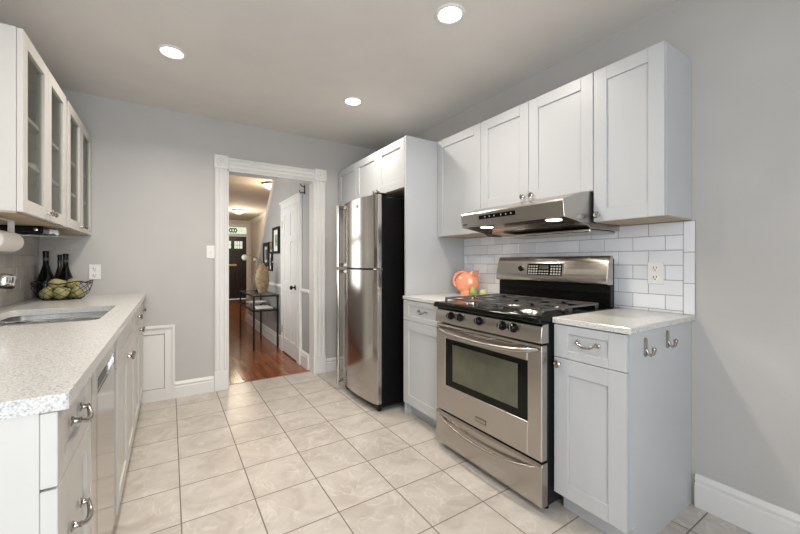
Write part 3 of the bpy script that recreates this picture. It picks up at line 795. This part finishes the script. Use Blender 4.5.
# dishwasher
dwh = thing('dishwasher', 'stainless steel dishwasher built in under the left worktop', 'dishwasher', (-.5, 1.615, 0))
build('body', MB().box(XL + .02, XF - .03, 1.325, 1.905, .10, CT - .036), blackmatte_m, dwh)
build('kick_panel', MB().box(XL + .1, XF - .07, 1.325, 1.905, 0, .099), blackmatte_m, dwh)
dm = MB(); DX = XF - .006
dm.box(DX - .022, DX, 1.321, 1.912, .10, .760, .004).box(DX - .022, DX, 1.321, 1.912, .800, CT - .040, .004)
dm.box(DX - .022, DX - .0005, 1.321, 1.38, .758, .802, .002).box(DX - .022, DX - .0005, 1.872, 1.912, .758, .802, .002)
dd = build('door', dm, steeld_m, dwh)
build('edge_trim', MB().prism([(DX - .001, 1.3205), (DX + .006, 1.322), (DX + .006, 1.42), (DX + .003, 1.44), (DX - .001, 1.442)], 'z', .10, CT - .042), steelv_m, dd, ang=60)
build('pocket_handle', MB().box(DX - .022, DX - .012, 1.38, 1.872, .758, .802), black_m, dd)
build('handle_lip', MB().box(DX - .003, DX + .004, 1.38, 1.872, .750, .760, .002), steeld_m, dd)
# sink base and end base
t = base_left(1.918, 2.778, 'white two door sink cabinet with plain false drawer front')
shaker('drawer_front', t, XF, 1, 1.918, 2.778, .722, CT - .036, mat=cabl_m, rail=.06, rz=.035)
for a, b, k in ((1.918, 2.348, 2.318), (2.348, 2.778, 2.378)):
    d = shaker('door', t, XF, 1, a, b, .102, .722, mat=cabl_m); knob(d, (XF, k, .682), (1, 0, 0))
t = base_left(2.780, 3.650, 'white base cabinet at the far end of the left run, against the back wall')
d = shaker('drawer', t, XF, 1, 2.780, 3.20, .722, CT - .036, mat=cabl_m, rail=.06, rz=.035); knob(d, (XF, 2.99, .80), (1, 0, 0))
d = shaker('drawer', t, XF, 1, 3.20, 3.620, .722, CT - .036, mat=cabl_m, rail=.06, rz=.035); knob(d, (XF, 3.41, .80), (1, 0, 0))
for a, b, k in ((2.780, 3.21, 3.18), (3.21, 3.620, 3.24)):
    d = shaker('door', t, XF, 1, a, b, .102, .722, mat=cabl_m); knob(d, (XF, k, .682), (1, 0, 0))

# left worktop with sink cut-out (rounded near corner)
def rounded(x0, x1, y0, y1, r, n=6, order=((1, 1), (-1, 1), (-1, -1), (1, -1))):
    pts = []
    for (sx, sy), a0 in zip(order, (0, 90, 180, 270)):
        cx = x1 - r if sx > 0 else x0 + r; cy = y1 - r if sy > 0 else y0 + r
        for k in range(n + 1):
            a = R(a0 + 90 * k / n); pts.append((cx + r * math.cos(a), cy + r * math.sin(a)))
    return pts
SX0, SX1, SY0, SY1 = -.705, -.268, 2.062, 2.712
bmw = bmesh.new()
inner = rounded(SX0, SX1, SY0, SY1, .045)
outer = [(-.168, 3.655), (XL + .001, 3.655), (XL + .001, .945), (-.172, .945), (-.168, .949)]
def ringface(z, flip):
    vo = [bmw.verts.new((x, y, z)) for x, y in outer]; vi = [bmw.verts.new((x, y, z)) for x, y in inner]
    es = [bmw.edges.new((vo[i], vo[(i + 1) % len(vo)])) for i in range(len(vo))] + [bmw.edges.new((vi[i], vi[(i + 1) % len(vi)])) for i in range(len(vi))]
    bmesh.ops.triangle_fill(bmw, use_beauty=True, use_dissolve=False, edges=es)
    return vo, vi
vo1, vi1 = ringface(CT, False); vo0, vi0 = ringface(CT - .032, True)
for A, B in ((vo0, vo1), (vi0, vi1)):
    for i in range(len(A)): bmw.faces.new((A[i], A[(i + 1) % len(A)], B[(i + 1) % len(A)], B[i]))
bmesh.ops.recalc_face_normals(bmw, faces=bmw.faces)
mb = MB(); mb.bm.free(); mb.bm = bmw
tag(build('worktop', mb, quartz_m, ang=40), 'long speckled quartz worktop along the left wall around the sink', 'countertop')
# backsplash left
t2, g2 = MB(), MB()
subway(t2, g2, XL + .001, 1, .945, 3.650, CT + .0005, 1.373, .125, .0755)
b2 = thing('tile_backsplash', 'grey glossy subway tile backsplash on the left wall behind the sink', 'backsplash', (XL + .005, 2.3, CT))
build('grout', g2, grout_m, b2); build('tiles', t2, tileg_m, b2)

# sink
sk = thing('sink', 'double bowl stainless steel sink set under the left worktop', 'sink', (-.49, 2.39, .70))
def bowl_mesh(x0, x1, y0, y1, zb):
    m = MB(); lo_r, n = .04, 6
    loops = []
    for ins, z in ((-.012, CT - .033), (0.0, CT - .0335), (.0, CT - .06), (.006, zb + .03), (.018, zb + .008), (.045, zb)):
        loops.append([m.bm.verts.new((x, y, z)) for x, y in rounded(x0 + ins, x1 - ins, y0 + ins, y1 - ins, lo_r + .01, n)])
    for A, B in zip(loops, loops[1:]):
        for i in range(len(A)): m.bm.faces.new((A[i], A[(i + 1) % len(A)], B[(i + 1) % len(A)], B[i]))
    m.bm.faces.new(loops[-1])
    bmesh.ops.recalc_face_normals(m.bm, faces=m.bm.faces)
    return m
for (a, b, zb) in ((SY0, 2.475, .74), (2.505, SY1, .74)):
    bo = build('bowl', bowl_mesh(SX0 - .001, SX1 + .001, a - .001, b + .001, zb), steels_m, sk, ang=50)
    build('drain', MB().lathe([(.045, .0), (.045, .003), (.036, .004), (.030, .001), (0, .001)], ((SX0 + SX1) / 2, (a + b) / 2, zb), (0, 0, 1), 24), polish_m, bo)
build('divider', MB().box(SX0 + .002, SX1 - .002, 2.468, 2.512, CT - .046, CT - .034, .004), polish_m, sk)

# faucet
fc = thing('faucet', 'chrome pull out faucet behind the sink at the left edge', 'faucet', (-.765, 2.42, CT))
build('base', MB().lathe([(.030, 0), (.030, .008), (.024, .014), (.022, .06), (.020, .075)], (-.762, 2.42, CT), (0, 0, 1), 24), polish_m, fc)
build('spout', MB().tube([(-.762, 2.42, CT + .07), (-.755, 2.42, CT + .09), (-.71, 2.42, CT + .122), (-.67, 2.42, CT + .152)], [.017, .0155, .013, .012], 18), polish_m, fc)
hd = build('spray_head', MB().lathe([(.024, -.032), (.031, -.028), (.034, -.018), (.034, .016), (.029, .026), (.019, .031), (0, .033)], (-.652, 2.42, CT + .170), (.18, 0, 1), 26), polish_m, fc)
build('spray_ring', MB().lathe([(.030, 0), (.035, .004), (.035, .012), (.031, .016)], (-.6575, 2.42, CT + .134), (.18, 0, 1), 26), blackmatte_m, hd)
build('lever', MB().tube([(-.762, 2.43, CT + .06), (-.772, 2.48, CT + .085), (-.775, 2.52, CT + .11)], [.008, .006, .007], 14), polish_m, fc)

# paper towel under the cabinet
pt = thing('paper_towel_roll', 'white paper towel roll hanging under the near glass door cabinet', 'paper towel', (-.66, 2.45, 1.20))
build('roll', MB().lathe([(.021, 0), (.043, 0), (.048, .006), (.048, .264), (.043, .27), (.021, .27)], (-.655, 2.23, 1.268), (0, 1, 0), 36), paper_m, pt)
build('core', MB().lathe([(.0208, -.001), (.0208, .271)], (-.655, 2.23, 1.268), (0, 1, 0), 24), under_m, pt)
ph = thing('paper_towel_holder', 'pale plastic holder bracket screwed under the near glass door cabinet', 'holder', (-.66, 2.45, 1.27))
build('bracket', MB().box(-.667, -.643, 2.502, 2.508, 1.262, 1.373, .002), plastic_m, ph)
build('bracket', MB().box(-.667, -.643, 2.220, 2.226, 1.262, 1.373, .002), plastic_m, ph)
build('mounting_rail', MB().box(-.667, -.643, 2.220, 2.508, 1.3665, 1.3735, .002), plastic_m, ph)
# black under-cabinet gadget
ug = thing('under_cabinet_holder', 'black fixture with a tilted grey plate fixed under the far left cabinet', 'fixture', (-.66, 2.95, 1.33))
build('housing', MB().prism([(2.78, 1.372), (2.78, 1.332), (2.86, 1.328), (3.02, 1.345), (3.06, 1.372)], 'x', -.78, -.60, .004), black_m, ug)
build('plate', MB().prism([(2.84, 1.318), (2.84, 1.322), (3.20, 1.336), (3.20, 1.332)], 'x', -.76, -.55, .001), chrome_m, ug)
build('arm', MB().box(-.74, -.72, 3.0, 3.02, 1.334, 1.373).box(-.60, -.58, 3.0, 3.02, 1.334, 1.373), chrome_m, ug)
build('dial', MB().lathe([(.009, 0), (.009, .006), (0, .008)], (-.63, 2.78, 1.352), (0, -1, 0), 18), chrome_m, ug)

# bottles
def bottle(x, y, h, r, mat, label, s=1):
    t = thing('wine_bottle', label, 'bottle', (x, y, CT))
    build('glass_body', MB().lathe([(r * .9, 0), (r, .006), (r, h * .30), (r * .98, h * .36), (r * .80, h * .47), (r * .52, h * .60), (r * .34, h * .70), (r * .31, h * .80)], (x, y, CT), (0, 0, 1), 30), mat, t)
    build('foil_cap', MB().lathe([(r * .325, h * .80), (r * .325, h * .95), (r * .36, h * .955), (r * .36, h * .99), (r * .30, h), (0, h)], (x, y, CT), (0, 0, 1), 24), foil_m, t)
    build('neck_label', MB().lathe([(r * .345, h * .80), (r * .345, h * .86)], (x, y, CT), (0, 0, 1), 24), label_m, t)
    return t
bottle(-.750, 3.540, .335, .050, bottle_m, 'black wine bottle nearest the tiled wall, behind the fruit basket')
bottle(-.643, 3.532, .318, .047, bottle_m, 'black wine bottle on the right, overlapping the olive brown one')
bottle(-.690, 3.608, .312, .039, bottle2_m, 'olive brown wine bottle half hidden between the two black ones')

# wire basket and fruit
BX, BY = -.622, 3.335
def basket():
    m = MB()
    def ring(r, z, wv=0):
        return [(BX + (r + .0) * math.cos(a), BY + r * math.sin(a), z + wv * math.sin(5 * a)) for a in [2 * PI * k / 40 for k in range(40)]]
    m.tube(ring(.118, CT + .0035), .0032, 8, closed=True)
    m.tube(ring(.187, CT + .118, .008), .0036, 8, closed=True)
    n = 12
    for sgn in (1, -1):
        for k in range(n):
            a0 = 2 * PI * k / n; pts = []
            for j in range(9):
                tt = j / 8; a = a0 + sgn * tt * 1.15
                r = .118 + .069 * math.sin(tt * PI / 2); z = CT + .0035 + .114 * tt ** 1.25
                z += .008 * math.sin(5 * a) * tt
                pts.append((BX + r * math.cos(a), BY + r * math.sin(a), z))
            m.tube(pts, .0019, 6)
    for k in range(7):
        x = -.10 + k * .0333; hl_ = math.sqrt(.118 ** 2 - x * x)
        m.tube([(BX + x, BY - hl_, CT + .0035), (BX + x, BY + hl_, CT + .0035)], .0022, 6)
    m.xf(Matrix.Translation((BX, BY, 0)) @ Matrix.Diagonal((.84, .68, 1, 1)) @ Matrix.Translation((-BX, -BY, 0)))
    return tag(build('wire_basket', m, blackmatte_m, ang=50), 'black woven wire basket full of green fruit on the left worktop', 'basket')
basket()
fruit = [(-.080, -.010, .038, 'left end', .5), (-.002, -.032, .040, 'front middle', 1.2), (.078, -.010, .038, 'right end', .5), (-.042, .048, .038, 'back left', .7), (.040, .048, .038, 'back right', .8)]
def pear(x, y, z, r, lean, rz, label):
    t = thing('pear', label, 'fruit', (x, y, z - r), None)
    M = Matrix.Translation((x, y, z)) @ Matrix.Rotation(rz, 4, 'Z') @ Matrix.Rotation(lean, 4, 'Y')
    prof = [(0, -r * .95), (r * .35, -r * .98), (r * .75, -r * .75), (r, -.15 * r), (r * .93, r * .3), (r * .66, r * .75), (r * .45, r * 1.1), (r * .28, r * 1.32), (0, r * 1.38)]
    build('flesh', MB().lathe(prof, (0, 0, 0), (0, 0, 1), 24).xf(M), pear_m, t, ang=60)
    build('stem', MB().tube([(0, 0, r * 1.34), (.002, 0, r * 1.5), (.006, 0, r * 1.72)], .0022, 8).xf(M), stem_m, t)
for dx, dy, r, nm, ln in fruit:
    a = math.atan2(dy, dx)
    pear(BX + dx, BY + dy, CT + .006 + r, r, ln, a + (2.2 if dx < 0 else -1.4), 'greenish yellow pear at the %s of the wire basket' % nm)
pear(BX - .034, BY + .000, CT + .104, .040, 1.35, .25, 'greenish yellow pear on top of the pile, left of the other top pear')
pear(BX + .050, BY + .018, CT + .108, .036, 1.2, 1.2, 'greenish yellow pear on top of the pile at the right')

# ------------------------------------------------------------ pitcher and small fruit on the right worktop
def pitcher():
    c = Vector((2.000, 2.135, CT)); 
    t = thing('pitcher', 'glossy orange disc shaped ceramic pitcher on the worktop left of the range', 'pitcher', c)
    view = math.atan2(c.y, c.x)          # turned broadside to the room
    M = Matrix.Translation(c) @ Matrix.Rotation(view + R(-90), 4, 'Z')
    # disc body: lathe about local y, flattened
    m = MB(); r = .088
    prof = [(0, -.052), (r * .45, -.050), (r * .8, -.040), (r * .97, -.020), (r, 0), (r * .97, .020), (r * .8, .040), (r * .45, .050), (0, .052)]
    m.lathe(prof, (0, 0, 0), (0, 1, 0), 36)
    m.xf(Matrix.Translation((.008, 0, .089)) @ Matrix.Diagonal((1.08, 1, 1, 1)))
    m.xf(Matrix.Translation((0, 0, 0)))
    m.lathe([(.056, 0), (.058, .010), (.050, .03)], (.008, 0, 0), (0, 0, 1), 28)
    body = build('body', m.xf(M), orange_m, t, ang=60)
    # neck and spout
    n = MB(); loops = []
    for (cx, z, rx, ry) in ((.012, .130, .072, .043), (.026, .156, .060, .038), (.040, .172, .049, .032), (.048, .183, .045, .029)):
        lp = []
        for k in range(24):
            a = 2 * PI * k / 24; ex = .014 * max(0, math.cos(a)) ** 6 * (z - .12) / .07
            lp.append(n.bm.verts.new((cx + rx * math.cos(a) + ex, ry * math.sin(a) * (1 - .3 * max(0, math.cos(a))), z + (.010 * math.cos(a) if z > .17 else 0))))
        loops.append(lp)
    inner_l = [n.bm.verts.new(((v.co.x - .05) * .85 + .05, v.co.y * .82, v.co.z - .002)) for v in loops[-1]]
    low = [n.bm.verts.new(((v.co.x - .05) * .7 + .04, v.co.y * .6, .150)) for v in loops[-1]]
    loops += [inner_l, low]
    for A, B in zip(loops, loops[1:]):
        for i in range(24): n.bm.faces.new((A[i], A[(i + 1) % 24], B[(i + 1) % 24], B[i]))
    n.bm.faces.new(low)
    bmesh.ops.recalc_face_normals(n.bm, faces=n.bm.faces)
    build('spout', n.xf(M), orange_m, t, ang=60)
    h = MB().tube([(.015, 0, .168), (-.02, 0, .180), (-.056, 0, .173), (-.084, 0, .152), (-.099, 0, .120), (-.097, 0, .088), (-.080, 0, .060)], [.010, .012, .012, .011, .010, .010, .012], 18)
    build('handle', h.xf(M), orange_m, t, ang=60)
pitcher()
gp = thing('pear_ornament', 'small green pear beside the orange pitcher', 'fruit', (1.962, 2.02, CT))
build('flesh', MB().lathe([(0, 0), (.018, .001), (.027, .012), (.030, .026), (.026, .042), (.017, .058), (.011, .068), (0, .074)], (1.962, 2.02, CT), (0, 0, 1), 24), green_m, gp, ang=60)
build('stem', MB().tube([(1.962, 2.02, CT + .072), (1.964, 2.02, CT + .082)], .0015, 8), stem_m, gp)
yp = thing('apple_ornament', 'small round pale yellow fruit right of the green pear', 'fruit', (1.995, 1.94, CT))
build('flesh', MB().lathe([(0, .003), (.014, 0), (.025, .010), (.030, .027), (.026, .043), (.014, .052), (0, .048)], (1.995, 1.94, CT), (0, 0, 1), 24), yellow_m, yp, ang=60)
build('stem', MB().tube([(1.995, 1.94, CT + .047), (1.997, 1.94, CT + .06)], .0015, 8), stem_m, yp)

# ------------------------------------------------------------ recessed ceiling lights
LL = ['lit round recessed ceiling light above the range, nearest and largest in view', 'lit round recessed ceiling light above the left side of the kitchen', 'lit round recessed ceiling light nearest the refrigerator', 'lit round recessed ceiling light above the near end of the left worktop']
for (x, y), lb in zip(LPOS, LL):
    t = thing('recessed_light', lb, 'ceiling light', (x, y, H - .006))
    build('trim_ring', MB().lathe([(.062, .006), (.0605, .001), (.062, -.001), (.072, -.003), (.079, 0), (.080, .006)], (x, y, H - .006), (0, 0, 1), 36), trim_m, t)
    build('lens', MB().lathe([(0, .001), (.061, .001), (.061, .005), (0, .005)], (x, y, H - .006), (0, 0, 1), 36), lamp_m, t)
    d = bpy.data.lights.new('recessed_lamp', 'AREA'); d.shape = 'DISK'; d.size = .12; d.spread = R(150); d.energy = LAMP; d.color = (1, .91, .80)
    o = bpy.data.objects.new('recessed_lamp', d); C.objects.link(o); o.location = (x, y, H - .012)

# ------------------------------------------------------------ hallway
def hdome(x, y, lb, power=HALL_LAMP):
    t = thing('dome_light', lb, 'ceiling light', (x, y, 2.40))
    build('ceiling_plate', MB().lathe([(.10, .10), (.10, .085), (.15, .078), (.155, .07), (.15, .068)], (x, y, 2.40), (0, 0, 1), 32), gold_m, t)
    build('glass_dome', MB().lathe([(0, 0), (.05, .006), (.10, .026), (.135, .052), (.145, .070)], (x, y, 2.40), (0, 0, 1), 32), dome_m, t)
    d = bpy.data.lights.new('hall_lamp', 'POINT'); d.energy = power; d.color = (1, .84, .64); d.shadow_soft_size = .12
    o = bpy.data.objects.new('hall_lamp', d); C.objects.link(o); o.location = (x, y, 2.22)
hdome(1.46, 9.9, 'frosted dome ceiling light at the far end of the hallway', 34)
hdome(1.44, 6.28, 'frosted dome ceiling light half hidden behind the stair trim')

# front door
fd = thing('door_1', 'dark wooden front door with two small square panes at the end of the hall', 'door', (1.66, YF, 0)); fd['kind'] = 'structure'; del fd['category']
y = YF - .01
m = MB().box(1.262, 2.058, y + .01, y + .05, 0.012, 1.985, .002)
for x0, x1 in ((1.262, 1.37), (1.62, 1.70), (1.95, 2.058)): m.box(x0, x1, y - .005, y + .012, .012, 1.985, .002)
for z0, z1 in ((.012, .22), (.92, 1.02), (1.48, 1.59), (1.84, 1.985)): m.box(1.3705, 1.6195, y - .004, y + .009, z0, z1, .002).box(1.7005, 1.9495, y - .004, y + .009, z0, z1, .002)
m.box(1.40, 1.59, y + .002, y + .012, .26, .88, .006).box(1.73, 1.92, y + .002, y + .012, .26, .88, .006).box(1.40, 1.59, y + .002, y + .012, 1.06, 1.44, .006).box(1.73, 1.92, y + .002, y + .012, 1.06, 1.44, .006)
build('leaf', m, dark_wood_m, fd)
for x0, x1 in ((1.37, 1.62), (1.70, 1.95)):
    m = MB().box(x0 + .01, x1 - .01, y - .004, y + .008, 1.60, 1.83)
    p = build('pane', m, skypane_m, fd)
    m = MB()
    for f0 in (.33, .66): m.box(x0 + .01 + (x1 - x0 - .02) * f0 - .006, x0 + .01 + (x1 - x0 - .02) * f0 + .006, y - .008, y - .003, 1.60, 1.83)
    m.box(x0 + .01, x1 - .01, y - .008, y - .003, 1.70, 1.712)
    build('muntins', m, dark_wood_m, p)
build('mail_slot', MB().box(1.53, 1.77, y - .014, y - .003, 1.05, 1.11, .003), gold_m, fd)
build('door_knob', MB().ball((1.32, y - .04, .98), .03).tube([(1.32, y - .005, .98), (1.32, y - .04, .98)], .01), gold_m, fd)
c = MB().box(1.17, 1.262, YF - .03, YF, 0, 2.38, .004).box(2.058, 2.15, YF - .03, YF, 0, 2.38, .004).box(1.262, 2.058, YF - .03, YF, 1.99, 2.07, .004).box(1.262, 2.058, YF - .03, YF, 2.275, 2.38, .004)
struct('trim_3', c, trim_m, 'cream casing around the front door and transom')
tw = thing('window_4', 'transom window with dark leaded ornament above the front door', 'window', (1.66, YF, 2.08)); tw['kind'] = 'structure'; del tw['category']
build('glass_pane', MB().box(1.262, 2.058, YF - .008, YF + .004, 2.07, 2.275), skypane_m, tw)
zc = 2.170; yy = YF - .012
def ell(cx, cz, rx, rz): return [(cx + rx * math.cos(a), yy, cz + rz * math.sin(a)) for a in [2 * PI * k / 20 for k in range(20)]]
m = MB()
for cx in (1.60, 1.67, 1.74): m.tube(ell(cx, zc, .034, .062), .014, 8, closed=True)
m.tube(ell(1.67, zc, .125, .050), .008, 8, closed=True)
build('leaded_ornament', m, slot_m, tw)
m = MB()
for cx in (1.40, 1.90): m.tube([(cx - .05, yy, zc), (cx, yy, zc + .05), (cx + .05, yy, zc), (cx, yy, zc - .05)], .005, 8, closed=True)
build('leaded_diamond', m, chrome_m, tw)

# closet door under the stair
cd = thing('door_2', 'white six panel closet door in the grey hall wall', 'door', (XH, 4.47, 0)); cd['kind'] = 'structure'; del cd['category']
xs = XH - .002
m = MB().box(xs - .016, xs + .002, 4.155, 4.80, .015, 1.86, .001)
for a, b in ((4.155, 4.245), (4.44, 4.515), (4.71, 4.80)): m.box(xs - .026, xs - .014, a, b, .015, 1.86, .003)
for z0, z1 in ((.015, .20), (.80, .93), (1.42, 1.50), (1.77, 1.86)): m.box(xs - .026, xs - .014, 4.2455, 4.4395, z0, z1, .002).box(xs - .026, xs - .014, 4.5155, 4.7095, z0, z1, .002)
for a, b in ((4.265, 4.42), (4.535, 4.69)):
    for z0, z1 in ((.22, .78), (.95, 1.40), (1.52, 1.75)): m.box(xs - .023, xs - .014, a, b, z0, z1, .006)
build('leaf', m, trim_m, cd)
k = MB().lathe([(.028, 0), (.028, .004), (.010, .008), (.009, .03), (.020, .035), (.026, .048), (.020, .060), (0, .064)], (xs - .026, 4.225, .87), (-1, 0, 0), 20)
build('door_knob', k, blackmatte_m, cd)
hg = MB()
for z in (.25, 1.62): hg.box(xs - .032, xs - .02, 4.79, 4.81, z, z + .09, .001)
build('hinges', hg, gold_m, cd)
c = MB()
for a, b in ((4.05, 4.15), (4.805, 4.905)): c.box(XH - .024, XH, a, b, 0, 1.87, .004).box(XH - .032, XH, a + .01, a + .03, 0, 1.87, .003).box(XH - .036, XH, a - .004, b + .004, 0, .19, .003)
c.box(XH - .024, XH, 4.05, 4.905, 1.865, 1.95, .004).box(XH - .040, XH, 4.035, 4.92, 1.935, 1.965, .004).box(XH - .032, XH, 4.045, 4.91, 1.905, 1.92, .003)
struct('trim_7', c, trim_m, 'white moulded casing around the closet door')
wm = MB()
for ya, yb_ in ((5.0, 5.75), (5.9, 6.45)):
    wm.box(XH - .010, XH, ya, yb_, .70, .72, .002).box(XH - .010, XH, ya, yb_, .26, .28, .002).box(XH - .010, XH, ya, ya + .02, .28, .70, .002).box(XH - .010, XH, yb_ - .02, yb_, .28, .70, .002)
struct('trim_8', wm, hallwall_m)
# small hook near the doorway
wh = MB().box(XH - .006, XH, 3.94, 3.97, 1.93, 2.03, .002).tube([(XH - .004, 3.955, 1.95), (XH - .05, 3.955, 1.94), (XH - .065, 3.955, 1.97)], .005, 10).tube([(XH - .004, 3.955, 2.01), (XH - .04, 3.955, 2.02), (XH - .05, 3.955, 2.04)], .005, 10)
tag(build('coat_hook', wh, blackmatte_m), 'small black coat hook high on the hall wall by the doorway', 'hook')

# console table
ct = thing('console_table', 'black metal console table with glass top and glass shelf in the hallway', 'table', (1.09, 5.55, 0))
tx0, tx1, ty0, ty1, tz = .93, 1.235, 5.02, 6.09, .715
for x in (tx0, tx1):
    for yy in (ty0, ty1):
        build('leg', MB().box(x - .011, x + .011, yy - .011, yy + .011, 0, tz - .011, .001), blackmatte_m, ct)
def rectframe(z):
    return MB().box(tx0 - .011, tx1 + .011, ty0 - .011, ty0 + .011, z - .010, z + .010, .001).box(tx0 - .011, tx1 + .011, ty1 - .011, ty1 + .011, z - .010, z + .010, .001).box(tx0 - .011, tx0 + .011, ty0 + .011, ty1 - .011, z - .010, z + .010, .001).box(tx1 - .011, tx1 + .011, ty0 + .011, ty1 - .011, z - .010, z + .010, .001)
build('top_frame', rectframe(tz), blackmatte_m, ct)
build('shelf_frame', rectframe(.52), blackmatte_m, ct)
build('glass_top', MB().box(tx0 - .008, tx1 + .008, ty0 - .008, ty1 + .008, tz + .010, tz + .017), glassc_m, ct)
build('glass_shelf', MB().box(tx0 - .008, tx1 + .008, ty0 - .008, ty1 + .008, .530, .537), glassc_m, ct)
# vase
vx, vy, vz = 1.075, 5.20, tz + .0175
vs = thing('vase', 'tan speckled oval vase with dried stems on the console table', 'vase', (vx, vy, vz))
vm = MB().lathe([(0, 0), (.040, 0), (.055, .012), (.090, .09), (.108, .18), (.106, .26), (.085, .34), (.050, .385), (.030, .40), (.028, .415), (.034, .425), (.026, .425), (.022, .40), (0, .39)], (0, 0, 0), (0, 0, 1), 32)
vm.xf(Matrix.Translation((vx, vy, vz)) @ Matrix.Rotation(R(35), 4, 'Z') @ Matrix.Diagonal((1, .7, 1, 1)))
build('body', vm, vase_m, vs, ang=60)
def stem(pts, ball, r, label):
    t = thing('dried_flower', label, 'flower', pts[0])
    build('stalk', MB().tube(pts, .004, 8), plantstem_m, t)
    build('seed_head', MB().ball(ball, r, (1, 1, .95)), plantball_m, t)
stem([(vx, vy, vz + .395), (vx - .015, vy, vz + .45), (vx - .07, vy, vz + .50), (vx - .15, vy, vz + .525), (vx - .20, vy, vz + .515)], (vx - .225, vy, vz + .50), .042, 'pale green round seed head on the long stem reaching left out of the vase')
stem([(vx + .004, vy + .004, vz + .395), (vx - .02, vy + .02, vz + .43), (vx - .06, vy + .05, vz + .46)], (vx - .085, vy + .07, vz + .475), .022, 'small dried seed head on a short stem just above the vase')
stem([(vx + .004, vy - .004, vz + .395), (vx + .03, vy - .01, vz + .43), (vx + .09, vy - .02, vz + .445), (vx + .13, vy - .02, vz + .44)], (vx + .14, vy - .02, vz + .44), .014, 'thin dried stem leaning right out of the vase')
# candlestick
tag(build('candlestick', MB().lathe([(.036, 0), (.036, .008), (.012, .02), (.010, .10), (.016, .12), (.010, .14), (.012, .27), (.024, .285), (.024, .30), (0, .30)], (1.06, 5.50, tz + .0175), (0, 0, 1), 20), blackmatte_m), 'dark candlestick behind the vase on the console table', 'candlestick')
bk_ = tag(build('magazine', MB().box(.98, 1.19, 5.10, 5.38, .5375, .552, .002), matboard_m), 'pale magazine lying on the glass shelf of the console table', 'magazine')
tag(build('shallow_bowl', MB().lathe([(.05, 0), (.055, .004), (.12, .03), (.14, .045), (.135, .045), (.11, .03), (0, .008)], (1.08, 5.66, .5375), (0, 0, 1), 28), plastic_m), 'shallow white bowl on the glass shelf of the console table', 'bowl')
# framed pictures
def picture(ya, yb_, z0, z1, label, art, fw=.03):
    t = thing('framed_picture', label, 'picture', (XH, (ya + yb_) / 2, z0))
    build('frame', MB().box(XH - .03, XH, ya, ya + fw, z0, z1, .003).box(XH - .03, XH, yb_ - fw, yb_, z0, z1, .003).box(XH - .03, XH, ya + fw, yb_ - fw, z0, z0 + fw, .003).box(XH - .03, XH, ya + fw, yb_ - fw, z1 - fw, z1, .003), blackmatte_m, t)
    build('mat_board', MB().box(XH - .012, XH - .004, ya + fw, yb_ - fw, z0 + fw, z1 - fw), matboard_m, t)
    iy, iz = (yb_ - ya) * .30, (z1 - z0) * .28
    build('print', MB().box(XH - .0135, XH - .011, ya + iy, yb_ - iy, z0 + iz, z1 - iz), art, t)
art1 = plain('green_print', (0.25, 0.38, 0.24), 0.35, var=.7, vscale=18)
art2 = plain('dark_print', (0.12, 0.12, 0.13), 0.35, var=.6, vscale=18)
picture(5.02, 5.36, 1.29, 1.66, 'largest black framed picture with a green print, highest on the hall wall', art1, .035)
picture(5.62, 5.98, 1.10, 1.47, 'black framed picture nearest the stair trim on the hall wall', art2, .06)
picture(5.41, 5.60, 1.04, 1.32, 'small low black framed picture between the other two', art2, .025)
sc_ = MB().ball((XH - .012, 5.52, 1.42), .045, (.3, 1, 1.3))
tag(build('wall_plaque', sc_, gold_m), 'small round metal plaque between the framed pictures', 'ornament')
